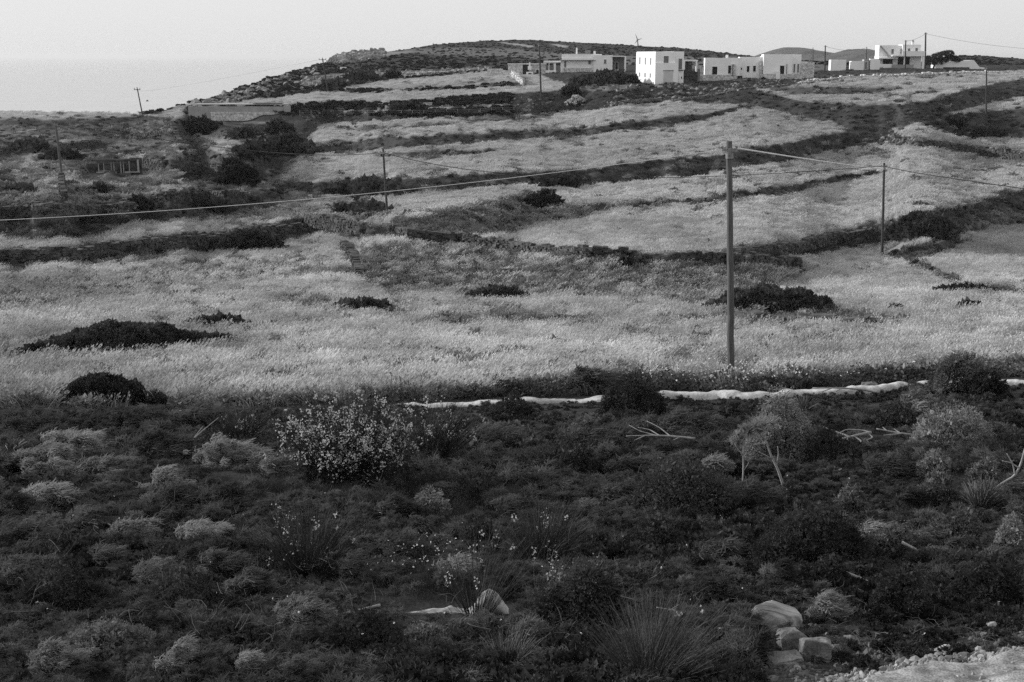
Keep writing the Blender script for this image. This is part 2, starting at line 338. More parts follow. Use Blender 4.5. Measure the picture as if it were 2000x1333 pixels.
# skirt into the sea at the far edge, flat ledge behind the camera
far = P[0].copy(); far[:, 1] *= 1.25; far[:, 2] = -95
near = P[-1].copy(); near[:, 1] = -6; near[:, 2] = -2.0
Pg = np.concatenate([far[None], P, near[None]]); Tg = np.concatenate([TONE[:1], TONE, TONE[-1:]])
R_, C_ = Pg.shape[:2]
idx = np.arange(R_ * C_).reshape(R_, C_)
quads = np.stack([idx[:-1, :-1], idx[1:, :-1], idx[1:, 1:], idx[:-1, 1:]], -1).reshape(-1, 4)

gm = bpy.data.materials.new('terraced hillside ground'); gm.use_nodes = True
t = gm.node_tree; N = t.nodes; L = t.links; N.clear()
out = N.new('ShaderNodeOutputMaterial'); p = N.new('ShaderNodeBsdfPrincipled'); p.inputs['Roughness'].default_value = .95; p.inputs['Specular IOR Level'].default_value = .1
at = N.new('ShaderNodeAttribute'); at.attribute_name = 'tone'
ge = N.new('ShaderNodeNewGeometry')
n1 = N.new('ShaderNodeTexNoise'); n1.inputs['Scale'].default_value = 1.3; n1.inputs['Detail'].default_value = 8; n1.inputs['Roughness'].default_value = .7
n2 = N.new('ShaderNodeTexNoise'); n2.inputs['Scale'].default_value = .12; n2.inputs['Detail'].default_value = 5
L.new(ge.outputs['Position'], n1.inputs['Vector']); L.new(ge.outputs['Position'], n2.inputs['Vector'])
fc = N.new('ShaderNodeFloatCurve'); cv = fc.mapping.curves[0]
cv.points[0].location = (0, .014); cv.points[1].location = (1, .24)
for a, b_ in ((.12, .03), (.35, .10), (.6, .19)): cv.points.new(a, b_)
fc.mapping.update(); L.new(at.outputs['Fac'], fc.inputs['Value'])
def mr(src, lo, hi):
    q = N.new('ShaderNodeMapRange'); q.inputs[1].default_value = .3; q.inputs[2].default_value = .7; q.inputs[3].default_value = lo; q.inputs[4].default_value = hi; L.new(src, q.inputs[0]); return q.outputs[0]
def mlt(a, b_):
    q = N.new('ShaderNodeMath'); q.operation = 'MULTIPLY'; L.new(a, q.inputs[0]); L.new(b_, q.inputs[1]); return q.outputs[0]
n3 = N.new('ShaderNodeTexNoise'); n3.inputs['Scale'].default_value = 22; n3.inputs['Detail'].default_value = 6; n3.inputs['Roughness'].default_value = .75; L.new(ge.outputs['Position'], n3.inputs['Vector'])
v = mlt(mlt(mlt(fc.outputs[0], mr(n1.outputs[0], .5, 1.5)), mr(n2.outputs[0], .75, 1.2)), mr(n3.outputs[0], .35, 1.75))
cc = N.new('ShaderNodeCombineColor')
for i in range(3): L.new(v, cc.inputs[i])
bp = N.new('ShaderNodeBump'); bp.inputs['Distance'].default_value = .12; L.new(n1.outputs[0], bp.inputs['Height'])
L.new(cc.outputs[0], p.inputs['Base Color']); L.new(bp.outputs[0], p.inputs['Normal']); L.new(p.outputs[0], out.inputs[0])
gme = mesh_np('ground', Pg.reshape(-1, 3), [quads], gm, smooth=True)
a = gme.attributes.new('tone', 'FLOAT', 'POINT'); a.data.foreach_set('value', Tg.reshape(-1).astype(np.float32))
tag(link('ground', gme), kind='structure')

def place(px, py):
    """world point of the ground at a pixel of the photograph (arrays allowed)"""
    px = np.asarray(px, float); py = np.asarray(py, float)
    c = np.clip((px - PXS[0]) / 4.0, 0, nc - 1.001); r = np.clip(np.interp(py, PYS, np.arange(nr)), 0, nr - 1.001)
    ci = c.astype(int); ri = r.astype(int); fc_ = (c - ci)[..., None]; fr = (r - ri)[..., None]
    return (P[ri, ci] * (1 - fc_) + P[ri, ci + 1] * fc_) * (1 - fr) + (P[ri + 1, ci] * (1 - fc_) + P[ri + 1, ci + 1] * fc_) * fr
def ray(px, py, dist_y):
    xc = (px - 1000) / F; yc = (666.5 - py) / F; dy = math.cos(PITCH) + yc * math.sin(PITCH); dz = -math.sin(PITCH) + yc * math.cos(PITCH)
    return np.array([xc * dist_y / dy, dist_y, dz * dist_y / dy])
def skyline(px): return np.interp(px, SKY[:, 0], SKY[:, 1])

# sea
MT['sea'] = material('hazy sea water', 0.46, 0.50, .02, rough=.5)
sm = MB(); sm.box(-40000, 40000, 300, 55000, -90, -75); s_o = sm.build('sea', MT['sea']); tag(s_o, kind='structure')

# distant hills beyond the ridge on the right
def far_hill(name, prof, dist_y, thick, label):
    xs = np.array([q[0] for q in prof], float); px = np.linspace(xs[0], xs[-1], 90); py = np.interp(px, xs, [q[1] for q in prof])
    py = blur(py[None], 5, 1)[0] + .7 * fbm(px * .12, px * 0, 8)
    rows = []
    for k_, fz in enumerate(np.linspace(0, 1, 12)):
        ang = fz * math.pi
        y = dist_y - math.cos(ang) * thick
        pts = np.array([ray(a_, b_, dist_y) for a_, b_ in zip(px, py)]); base = -60.0
        hgt = (pts[:, 2] - base) * math.sin(ang) ** .8 + base
        bump_ = 1.5 * fbm(pts[:, 0] * .02, np.full(len(px), y) * .02, 3)
        rows.append(np.stack([pts[:, 0], np.full(len(px), y), hgt + (bump_ if 0 < k_ < 11 and k_ != 6 else 0)], -1))
    V = np.array(rows); a_, b_ = V.shape[:2]; ix = np.arange(a_ * b_).reshape(a_, b_)
    q = np.stack([ix[:-1, :-1], ix[:-1, 1:], ix[1:, 1:], ix[1:, :-1]], -1).reshape(-1, 4)
    return tag(link(name, mesh_np(name, V.reshape(-1, 3), [q], MT['farhill'], smooth=True)), kind='structure')
MT['farhill'] = material('distant scrub hillside', .04, .09, .03, fine=.35)
far_hill('distant_hill', [(1440, 128), (1480, 112), (1500, 104), (1520, 96), (1545, 91), (1565, 93), (1590, 100), (1620, 104), (1650, 107), (1700, 118)], 1900, 250, '')
far_hill('distant_hill', [(1590, 118), (1620, 108), (1640, 104), (1665, 96), (1685, 95), (1700, 99), (1715, 107), (1740, 120)], 1700, 200, '')

# ------------------------------------------------------------------ plant meshes
def unit(v): return v / (np.linalg.norm(v, axis=-1, keepdims=True) + 1e-9)
def leaves(Pn, axis, length, width, r):
    """one rhombic leaf per point, long axis along 'axis'"""
    n = len(Pn); axis = unit(axis); side = unit(np.cross(axis, r.normal(size=(n, 3))))
    length = np.broadcast_to(length, (n,))[:, None]; width = np.broadcast_to(width, (n,))[:, None]
    V = np.stack([Pn, Pn + axis * length * .5 + side * width * .5, Pn + axis * length, Pn + axis * length * .5 - side * width * .5], 1).reshape(-1, 3)
    return V, np.arange(n * 4).reshape(n, 4)
def ribbons(paths, width, r, taper=.25):
    """paths (n,k,3) -> tapered strips"""
    n, k_ = paths.shape[:2]
    T = paths[:, -1] - paths[:, 0]; side = unit(np.cross(T, r.normal(size=(n, 3))))
    w_ = np.linspace(1, taper, k_)[None, :, None] * np.broadcast_to(width, (n,))[:, None, None] * .5
    A = paths + side[:, None] * w_; Bq = paths - side[:, None] * w_
    V = np.stack([A, Bq], 2).reshape(-1, 3)
    b_ = (np.arange(n) * k_ * 2)[:, None] + (np.arange(k_ - 1) * 2)[None]
    f = np.stack([b_, b_ + 1, b_ + 3, b_ + 2], -1).reshape(-1, 4)
    return V, f
def cat(parts):
    Vs, Fs, o_ = [], [], 0
    for V, f in parts: Vs.append(V); Fs.append(f + o_); o_ += len(V)
    return np.concatenate(Vs), np.concatenate(Fs)

def dome_points(n, rx, ry, h, lobes, seed, shell=.35, lobe_r=(.28, .5)):
    r = np.random.default_rng(seed)
    a = r.random(lobes) * 2 * np.pi; q = np.sqrt(r.random(lobes)) * .72
    c = np.stack([np.cos(a) * q, np.sin(a) * q, (.75 - q * .6) * r.uniform(.45, .95, lobes) * .55], -1)
    lr = r.uniform(*lobe_r, lobes); c[0] = (0, 0, .35); lr[0] = lobe_r[1] * 1.15
    out_p, out_n = [], []; got = 0
    while got < n:
        m = n * 2; i = r.integers(0, lobes, m); d = unit(r.normal(size=(m, 3))); d[:, 2] = np.abs(d[:, 2]) * 1.0 - .25; d = unit(d)
        rad = lr[i] * (1 - shell * r.random(m) ** 2) * (1 + .30 * fbm(d[:, 0] * 2.6 + i * 3.1, d[:, 1] * 2.6 + d[:, 2] * 2.1, seed % 50, 3)); p_ = c[i] + d * rad[:, None]
        inside = np.zeros(m, bool)
        for j in range(lobes): inside |= (np.linalg.norm(p_ - c[j], axis=1) < lr[j] * .72) & (i != j)
        ok = (~inside) & (p_[:, 2] > -.02) & (fbm(p_[:, 0] * 5, p_[:, 1] * 5 + p_[:, 2] * 6, seed % 40 + 3, 2) > -.42 + .3 * r.random(m) - .15)
        out_p.append(p_[ok]); out_n.append(d[ok]); got += ok.sum()
    p_ = np.concatenate(out_p)[:n]; d = np.concatenate(out_n)[:n]
    s_ = np.array([rx / .95, ry / .95, h / .85]); return p_ * s_, unit(d / s_)
def twigs(n, rx, ry, h, seed, width=.012):
    r = np.random.default_rng(seed); a = r.random(n) * 2 * np.pi; q = np.sqrt(r.random(n)) * .75
    end = np.stack([np.cos(a) * q * rx, np.sin(a) * q * ry, h * (.9 - .5 * q) * r.uniform(.5, 1, n)], -1)
    k_ = np.linspace(0, 1, 4)[None, :, None]; st = end * np.array([.15, .15, 0]); mid = np.array([0, 0, 1.0]) * (k_ * (1 - k_)) * h * .5
    return ribbons(st[:, None] * (1 - k_) + end[:, None] * k_ + mid, width, r)
def foliage_mesh(name, mat, n, rx, ry, h, lobes, seed, leaf=.05, aspect=.4, spread=.8, shell=.35, lobe_r=(.28, .5)):
    p_, d = dome_points(n, rx, ry, h, lobes, seed, shell, lobe_r); r = np.random.default_rng(seed + 1)
    ax = d + r.normal(size=d.shape) * spread; l_ = leaf * r.uniform(.6, 1.4, n)
    parts = [leaves(p_, ax, l_, l_ * aspect, r)]; m = n // 4
    parts.append(leaves(p_[:m] * .86, d[:m] + r.normal(size=(m, 3)) * 1.2, l_[:m] * 2.4, l_[:m] * 1.7, r))
    V, f = cat(parts); return mesh_np(name, V, [f], mat)
def plume_mesh(name, mat, rx, ry, h, puffs, hairs, seed, hair=.16, width=.006, wind=.6):
    """arching fronds, each ending in flat feathery sprays swept by the wind"""
    r = np.random.default_rng(seed); nf = int(np.clip(puffs / 5, 5, 26)); a_ = r.random(nf) * 2 * np.pi; q_ = np.sqrt(r.random(nf))
    tip = np.stack([np.cos(a_) * q_ * rx * .8 + wind * rx * .3, np.sin(a_) * q_ * ry * .8, h * (1 - .5 * q_ ** 2) * r.uniform(.6, 1.02, nf)], -1)
    k = puffs * hairs; f_ = r.integers(0, nf, puffs); u = r.uniform(.55, 1, puffs)[:, None]; bend = (1 - (1 - u) ** 2)
    pc = tip[f_] * np.concatenate([u, u, bend], 1) + r.normal(size=(puffs, 3)) * np.array([rx * .13, ry * .13, h * .05])
    i_ = np.repeat(np.arange(puffs), hairs); n = len(i_); sz = r.uniform(.5, 1.4, puffs)[i_][:, None]
    out = unit(tip)[f_][i_]; dd = unit(r.normal(size=(n, 3)) * [.9, .9, .45] + out * .5 + np.array([wind * 1.4, 0, .15])); l_ = hair * r.uniform(.4, 1.1, n)[:, None] * sz
    st = pc[i_] + r.normal(size=(n, 3)) * hair * .25 * sz; k_ = np.linspace(0, 1, 3)[None, :, None]
    path = st[:, None] + dd[:, None] * l_[:, None] * k_ + np.array([wind, 0, -.3])[None, None] * (k_ ** 2) * l_[:, None] * .5
    stems = np.linspace(0, 1, 3)[None, :, None]; sp = tip[:, None] * np.concatenate([stems, stems, 1 - (1 - stems) ** 2], -1)
    V, f = cat([ribbons(path, width, r, .5), ribbons(sp, width * 2, r, .5)]); return mesh_np(name, V, [f], mat)
def broom_paths(n, rx, h, seed, lean=(.1, 0)):
    r = np.random.default_rng(seed); a = r.random(n) * 2 * np.pi; q = r.random(n) ** .6
    L_ = h * r.uniform(.6, 1.08, n) * (1 - .25 * q)
    k_ = np.linspace(0, 1, 5)[None, :, None]
    st = np.stack([np.cos(a) * q * rx * .22, np.sin(a) * q * rx * .22, np.zeros(n)], -1)
    end = np.stack([np.cos(a) * q * rx + lean[0] * L_ + r.normal(size=n) * .11 * h, np.sin(a) * q * rx + lean[1] * L_ + r.normal(size=n) * .11 * h, L_], -1)
    bow = (k_ * (1 - k_)) * (r.normal(size=(n, 1, 3)) * .13 * h + np.array([0, 0, .18 * h]))
    return st[:, None] * (1 - k_) + end[:, None] * k_ + bow, r
def flower_mesh(paths, r, n, size, t0=.5):
    i = r.integers(0, len(paths), n); t_ = r.uniform(t0, 1, n) * (paths.shape[1] - 1.001); j = t_.astype(int); f_ = (t_ - j)[:, None]
    c = paths[i, j] * (1 - f_) + paths[i, j + 1] * f_
    keep = int(n * .8); c = c[:keep]; m = 10; vv = np.repeat(r.uniform(.5, 1.3, keep), m)[:, None]; cc_ = np.repeat(c, m, 0) + r.normal(size=(keep * m, 3)) * size * vv * [.7, .7, 1.2]
    V, f = leaves(cc_, r.normal(size=cc_.shape), size * r.uniform(.6, 1.15, keep * m), size * .7, r); return mesh_np('flowers', V, [f], MT['petal'])

def grass_tuft(name, mat, n, rad, h, seed, width=.02, lean=.25, ears=True):
    r = np.random.default_rng(seed); a = r.random(n) * 2 * np.pi; q = np.sqrt(r.random(n)) * rad
    st = np.stack([np.cos(a) * q, np.sin(a) * q, np.full(n, -.05)], -1); L_ = h * r.uniform(.55, 1.1, n)
    dr = r.normal(size=(n, 2)) * .16 + np.array([lean, 0]); k_ = np.linspace(0, 1, 4)[None, :, None]
    off = np.concatenate([dr * L_[:, None], L_[:, None]], 1)
    path = st[:, None] + off[:, None] * k_; path[..., 0] += (k_[..., 0] ** 2.2) * (L_ * r.uniform(.1, .5, n))[:, None]; path[..., 2] -= (k_[..., 0] ** 3) * (L_ * .18)[:, None]
    parts = [ribbons(path, width, r, .3)]
    if ears:
        e = path[:, -1]; ax = path[:, -1] - path[:, -2] + r.normal(size=(n, 3)) * .02
        parts.append(leaves(e, ax, h * .2, width * 2.2, r))
    V, f = cat(parts); return mesh_np(name, V, [f], mat)

def protos(cname, meshes):
    c = bpy.data.collections.new(cname)
    for i, m in enumerate(meshes):
        ob = bpy.data.objects.new('%s_%02d' % (cname, i), m); c.objects.link(ob)
    return c
def scatter(name, pts, coll, nproto, scale, label=None, cat_=None, tilt=.12, seed=1, rotz=None, kind='stuff', pick=None):
    r = np.random.default_rng(seed); n = len(pts)
    me = bpy.data.meshes.new(name); me.vertices.add(n); me.vertices.foreach_set('co', pts.astype(np.float32).reshape(-1))
    def attr(nm, tp, arr, key): a_ = me.attributes.new(nm, tp, 'POINT'); a_.data.foreach_set(key, arr.reshape(-1))
    rz = r.uniform(0, 2 * np.pi, n) if rotz is None else r.normal(rotz, .5, n)
    attr('rot', 'FLOAT_VECTOR', np.stack([r.normal(0, tilt, n), r.normal(0, tilt, n), rz], -1).astype(np.float32), 'vector')
    sc = np.asarray(scale, float); sc = np.repeat(sc[:, None], 3, 1) if sc.ndim == 1 else sc
    attr('sc', 'FLOAT_VECTOR', sc.astype(np.float32), 'vector')
    attr('pick', 'INT', r.integers(0, nproto, n).astype(np.int32) if pick is None else pick, 'value')
    ob = link(name, me)
    ng = bpy.data.node_groups.new(name + ' scatter', 'GeometryNodeTree')
    ng.interface.new_socket('Geometry', in_out='INPUT', socket_type='NodeSocketGeometry'); ng.interface.new_socket('Geometry', in_out='OUTPUT', socket_type='NodeSocketGeometry')
    gi = ng.nodes.new('NodeGroupInput'); go = ng.nodes.new('NodeGroupOutput'); ip = ng.nodes.new('GeometryNodeInstanceOnPoints')
    ci = ng.nodes.new('GeometryNodeCollectionInfo'); ci.inputs['Collection'].default_value = coll; ci.inputs['Separate Children'].default_value = True; ci.inputs['Reset Children'].default_value = True
    ip.inputs['Pick Instance'].default_value = True
    def na(nm, dt):
        q = ng.nodes.new('GeometryNodeInputNamedAttribute'); q.data_type = dt; q.inputs[0].default_value = nm; return [s_ for s_ in q.outputs if s_.enabled and s_.name == 'Attribute'][0]
    er = ng.nodes.new('FunctionNodeEulerToRotation')
    ng.links.new(gi.outputs[0], ip.inputs['Points']); ng.links.new(ci.outputs[0], ip.inputs['Instance'])
    ng.links.new(na('pick', 'INT'), ip.inputs['Instance Index']); ng.links.new(na('rot', 'FLOAT_VECTOR'), er.inputs[0]); ng.links.new(er.outputs[0], ip.inputs['Rotation'])
    ng.links.new(na('sc', 'FLOAT_VECTOR'), ip.inputs['Scale']); ng.links.new(ip.outputs[0], go.inputs[0])
    md = ob.modifiers.new('scatter', 'NODES'); md.node_group = ng
    tag(ob, label, cat_, kind=kind); return ob

# ------------------------------------------------------------------ field cover
KEEP_OUT = []     # (px, py, rx, ry) pixels kept free of tall grass: in front of huts and small things
verge_c = protos('verge_clumps', [grass_tuft('verge', MT['vgrass'], 60, .6, .5, 170 + i, .04, .1) for i in range(4)] + [foliage_mesh('verge_weed', MT['vgrass'], 420, .5, .5, .35, 3, 175 + i, .1, .5) for i in range(1)])
def sample(n, y0, y1, x0=-350, x1=2350):
    px = rng.uniform(x0, x1, n); py = rng.uniform(y0, y1, n); ok = py > skyline(px) - .5
    for (a_, b_, c_, d_) in KEEP_OUT: ok &= ((px - a_) / c_) ** 2 + ((py - b_) / d_) ** 2 > 1
    px, py = px[ok], py[ok]; t_, _ = tone_at(px, py); return px, py, t_
barley_c = protos('barley_tufts', [grass_tuft('barley', MT['barley'], 34, .30, .64, 100 + i, .017, .15) for i in range(5)])
MT['barley_far'] = material('distant dry barley', 0.36, 0.52, 0.25, trans=0.3, rand=0.1, fine=0.06, low=0.2, stretch=(1, 2.2, 1))
barley_far = protos('barley_far', [grass_tuft('barley', MT['barley_far'], 60, .85, .62, 120 + i, .06, .22) for i in range(4)])
meadow_c = protos('meadow_tufts', [grass_tuft('meadow', MT['meadow'], 40, .35, .42, 140 + i, .022, .15) for i in range(3)] + [foliage_mesh('meadow_weed', MT['meadow'], 260, .35, .35, .3, 3, 150 + i, .07) for i in range(2)])
scrub_c = protos('scrub_clumps', [foliage_mesh('scrub', MT['scrub'], 420, .7, .7, .5, 4, 160 + i, .13, .6) for i in range(4)])
KEEP = [tuple(place(1428, 733)[:2]) + (.55, 3.2)] + [tuple(place(a_, b_)[:2]) + (c_, d_) for a_, b_, c_, d_ in ((200, 343, 2.6, 4), (235, 342, 2.6, 4), (265, 341, 2.2, 4), (400, 236, 4, 5), (450, 236, 5, 6), (500, 237, 5, 6), (550, 238, 5, 6))]    # (x, y, rx, ry) ground taken by bushes, walls and houses
# ------------------------------------------------------------------ dark bushes standing in the fields
def bush(px, py, wpx, hpx, label, group=None, lobes=None, mat='bush', name='shrub', n_mul=1.0, dratio=.55, seed=None, leafpx=5.2, cat_='shrub', lobe_r=(.26, .42), prof=None):
    hg = float(hgp(py)); p0 = place(px, py + hg * .8); s_ = p0[1] / F; rx = wpx * s_ * .5; h = (hpx + hg) * s_ * 1.0; ry = min(rx * dratio, h * 2.2); KEEP.append((p0[0], p0[1] + ry * .5, rx * 1.0, ry * 1.2))
    seed = seed or int(px * 3 + py); lobes = lobes or int(np.clip(wpx / hpx * 4, 6, 26)); n = int(np.clip(wpx * (hpx + hg) / 9 * 9 * n_mul, 1200, 40000))
    root = link(name, None, loc=tuple(p0 - np.array([0, -ry * .5, .04 * h])))
    if prof is not None or wpx > 3.2 * hpx:
        if prof is None: prof = [(-.5, 0, 0), (-.38, 0, .45), (-.22, 0, .8), (0, 0, 1), (.2, 0, .92), (.36, 0, .6), (.5, 0, 0)]
        if KEEP and abs(prof[0][1]) > 0: KEEP.pop()
        pp = np.array(prof, float); n = int(n * 1.3); r = np.random.default_rng(seed); u = r.uniform(-.5, .5, n); hh = np.interp(u, pp[:, 0], pp[:, 2]); bz = np.interp(u, pp[:, 0], pp[:, 1])
        hh = np.clip(hh * (1 + .13 * fbm(u * wpx / hpx * 1.4, u * 0 + seed % 7, 3, 2)), .02, None) * h; a_ = r.uniform(-.05, 1.05, n) * np.pi; q = 1 - .3 * r.random(n) ** 2
        yy = np.minimum(ry * 1.1, hh * 1.6); lump = 1 + .2 * fbm(u * wpx / hpx * 5, a_ * 2, 5, 3)
        gy = -bz * 12.0 * s_      # a lower base line lies nearer on the slope
        bp = place(px + u * wpx, py + hg * .8 + bz) - p0
        d = np.stack([r.normal(0, .4, n) + np.sign(u) * np.abs(u) * 1.2, np.cos(a_), np.abs(np.sin(a_)) + .2], -1)
        pt = bp + np.stack([np.zeros(n), yy * np.cos(a_) * q * lump, hh * np.sin(np.clip(a_, 0, np.pi)) * q * lump], -1)
        for f_ in np.linspace(-.47, .47, 14):
            c_ = place(px + f_ * wpx, py + hg * .8 + np.interp(f_, pp[:, 0], pp[:, 1])); KEEP.append((c_[0], c_[1] + .1, wpx * s_ / 13, max(.5, float(np.interp(f_, pp[:, 0], pp[:, 2])) * h * 1.3)))
        l_ = leafpx * s_ * r.uniform(.6, 1.5, n); V1 = leaves(pt, unit(d) + r.normal(size=d.shape) * .8, l_, l_ * .6, r); m = n // 4
        V2 = leaves(bp[:m] + (pt[:m] - bp[:m]) * .85, r.normal(size=(m, 3)), l_[:m] * 2.6, l_[:m] * 2, r); V, f = cat([V1, V2]); link('foliage', mesh_np('foliage', V, [f], MT[mat]), root, loc=(0, -ry * .5, 0))
    else: link('foliage', foliage_mesh('foliage', MT[mat], n, rx, ry, h, lobes, seed, leafpx * s_, .6, .9, .3, lobe_r), root)
    V, f = twigs(60, rx, ry, h, seed, .9 * s_); link('branches', mesh_np('branches', V, [f], MT['stem']), root)
    tag(root, label, cat_, group); return root
bush(383, 262, 104, 34, 'big dark wind-shaped bush beside the stone wall below the concrete enclosure')
bush(235, 686, 500, 56, 'very long low dark bush in the near barley field, largest of the field bushes', prof=[(-.5, 22, .05), (-.42, 18, .3), (-.3, 13, .55), (-.18, 8, .85), (-.05, 4, 1), (.1, 2, .95), (.25, -3, .7), (.38, -12, .45), (.5, -22, .05)])
bush(425, 640, 145, 22, 'low dark bush just above the right end of the longest field bush')
bush(195, 780, 195, 46, 'bushy dark shrub standing right above the left end of the white kerb wall')
bush(305, 786, 50, 22, 'small leafy shrub beside the bushy dark shrub above the kerb wall', mat='leaf')
bush(708, 609, 130, 24, 'low dark bush between two pale barley patches under the short stone wall end')
bush(968, 589, 142, 26, 'flat dark bush at the lower edge of the grey meadow')
bush(1500, 607, 270, 46, 'wide dark bush just behind the tall near utility pole')
bush(1610, 607, 60, 24, 'small ragged shrub at the right end of the wide dark bush behind the near pole', mat='leaf')
bush(1800, 460, 142, 42, 'dense round dark bush right of the thin pole on the right slope')
bush(1068, 402, 76, 34, 'round dark bush alone in the middle of the barley slope')
bush(718, 379, 168, 30, 'wide dark bush behind the thin pole in the middle, upper of two')
bush(703, 414, 118, 16, 'dark bush behind the thin pole in the middle, lower of two')
bush(1097, 362, 80, 22, 'dark flat bush on the bank above the lone round bush')
bush(1890, 607, 52, 13, 'tiny dark bush at the right edge of the near field')
bush(1750, 608, 26, 10, 'smallest dark bush in the near field, left of another tiny one')
bush(1880, 577, 130, 14, 'thin dark line of low bushes under the right hand barley slope')
bush(1862, 248, 52, 17, 'dark bush beside the far right utility pole')
bush(1918, 270, 90, 12, 'flat dark bush on the bank below the far right utility pole')
bush(270, 408, 60, 24, 'rounded dark bush at the end of the low terrace wall on the left')
bush(193, 380, 44, 18, 'small dark bush between the left pole and the terrace wall')
bush(455, 352, 88, 44, 'dark overgrown mound of bush beside the ruined wall in the left gully', n_mul=1.2)
bush(480, 487, 150, 36, 'dark shrub growing in front of the long stone wall on the left')
bush(1232, 521, 62, 12, 'small dark bush at the foot of the long curving stone wall')
bush(560, 285, 70, 18, 'ragged dark shrub lower in the left gully')
bush(505, 300, 90, 20, 'ragged dark shrub on the right flank of the left gully')
bush(590, 300, 60, 14, 'low dark shrub where the gully meets the barley terrace')
bush(480, 268, 60, 16, 'low dark shrub right of the big wind-shaped bush')
bush(540, 262, 60, 26, 'dark bush at the top of the left gully')
bush(1178, 164, 126, 22, 'long dark hedge below the long low white house', name='hedge', cat_='hedge')
bush(1116, 184, 34, 17, 'round dark bush beside the heap of white stones')
bush(60, 290, 64, 14, 'low dark bush at the left edge below the skyline')
bush(120, 310, 70, 14, 'low dark bush left of the thin pole on the left slope')
bush(40, 378, 60, 12, 'flat dark bush in the left barley slope')
bush(415, 405, 70, 18, 'dark bush below the broken terrace wall on the left')
bush(800, 215, 60, 9, 'low dark bush inside the fenced plot')
bush(705, 157, 60, 12, 'dark flat bush on the rocky strip above the upper field')
bush(768, 153, 30, 10, 'small dark bush on the rocky strip above the upper field')
bush(655, 170, 36, 9, 'small dark bush next to the far pole on the headland')

# ------------------------------------------------------------------ dry stone walls: every wall one thing
def stone_wall(pts, h, label, thick=.5, stone=.3, mat='stone', loose=.15, name='dry_stone_wall', cat_='stone wall', sink=.3, group=None):
    Q = place([p_[0] for p_ in pts], [p_[1] + float(hgp(p_[1])) * .8 for p_ in pts]); h += .28
    for a_, b_ in zip(Q[:-1], Q[1:]):
        for f_ in np.linspace(0, 1, max(2, int(np.linalg.norm(b_ - a_) / .8))): c_ = a_ + (b_ - a_) * f_; KEEP.append((c_[0], c_[1], .45, .45))
    seg = np.linalg.norm(np.diff(Q, axis=0), axis=1); cum_ = np.concatenate([[0], np.cumsum(seg)])
    Ltot = cum_[-1]; mb = MB(); o_ = Q[len(Q) // 2]
    rowh = stone * .42; nrow = max(2, int((h + sink) / rowh)); s_ = 0
    def at(d_): return np.array([np.interp(d_, cum_, Q[:, i]) for i in range(3)])
    n = int(Ltot / (stone * .8)); top_var = 1 + .25 * fbm(np.arange(n + 1) * .13, np.zeros(n + 1), 6 + int(pts[0][0]))
    for k_ in range(n):
        d_ = (k_ + .5) / n * Ltot; c = at(d_); t_ = unit(at(min(d_ + .5, Ltot)) - at(max(d_ - .5, 0))); yaw = math.atan2(t_[1], t_[0])
        for j in range(int(nrow * top_var[k_])):
            if j >= nrow - 1 and rng.random() < loose * 2: continue
            sx = stone * rng.uniform(.5, 1.1); sz = rowh * rng.uniform(.6, 1.25)
            M_ = Matrix.Translation((c[0] - o_[0] + rng.normal(0, .06) * stone, c[1] - o_[1] + rng.normal(0, .1) * thick, c[2] - o_[2] - sink + (j + .5) * rowh)) @ Matrix.Rotation(yaw + rng.normal(0, .14), 4, 'Z') @ Matrix.Rotation(rng.normal(0, .08), 4, 'Y')
            tw = thick * rng.uniform(.75, 1.15); mb.box(-sx * .55, sx * .55, -tw / 2, tw / 2, -sz / 2, sz / 2, jit=stone * .22, M=M_)
    return tag(mb.build(name, MT[mat], loc=tuple(o_)), label, cat_, group)
stone_wall([(598, 436), (700, 449), (800, 464), (900, 476), (1000, 492), (1150, 504), (1300, 515), (1425, 522), (1560, 526)], .75, 'long low dry stone wall curving right across the middle of the slope', stone=.38)
stone_wall([(-60, 516), (0, 514), (124, 512), (200, 503), (267, 493), (360, 484), (428, 476), (527, 464), (589, 455)], .95, 'tall dark dry stone wall climbing right from the left edge', stone=.4)
stone_wall([(-60, 424), (0, 421), (62, 415), (102, 411), (133, 415), (192, 416), (251, 410)], .75, 'dark terrace wall below the left pole, above the crumbling slope', stone=.4)
stone_wall([(299, 396), (330, 391), (356, 389)], .8, 'short broken piece of terrace wall between two bushes on the left', stone=.4)
stone_wall([(384, 392), (403, 386), (440, 386), (482, 386)], .9, 'short terrace wall with a pale slab at its left end', stone=.4)
stone_wall([(122, 356), (121, 368), (122, 380), (126, 396)], .9, 'narrow pillar-like stone wall at the foot of the left pole', thick=.5, stone=.24)
stone_wall([(325, 240), (341, 256), (350, 281), (360, 302)], .9, 'stone wall running downhill beside the big dark bush', thick=.7, stone=.45)
stone_wall([(34, 294), (140, 286), (195, 283)], .6, 'low stone bank on the upper left slope', stone=.45)
stone_wall([(248, 270), (300, 265), (343, 262)], .6, 'short low wall meeting the downhill wall on the upper left', stone=.45)
stone_wall([(278, 330), (320, 331), (360, 333), (394, 336)], 1.15, 'stone wall joining the roofless hut to the gully', stone=.4)
stone_wall([(400, 335), (430, 340), (470, 345)], .9, 'collapsed stone wall in the left gully', stone=.5, loose=.35)
stone_wall([(672, 487), (690, 505), (698, 525), (704, 545)], .6, 'short stone wall coming downhill below the long curving wall', thick=.6, stone=.26)
stone_wall([(830, 636), (900, 636), (960, 634), (1030, 637), (1110, 636), (1180, 636)], .4, 'low rubble ridge in the near field, left one', thick=.9, stone=.4, loose=.4)
stone_wall([(1440, 634), (1520, 633), (1600, 634), (1660, 638), (1725, 640)], .38, 'low rubble ridge in the near field, right of the tall pole', thick=.9, stone=.38, loose=.4)
stone_wall([(1440, 505), (1530, 489), (1620, 470), (1700, 456)], .55, 'stone wall under the right hand terraces, behind the near pole', stone=.4)
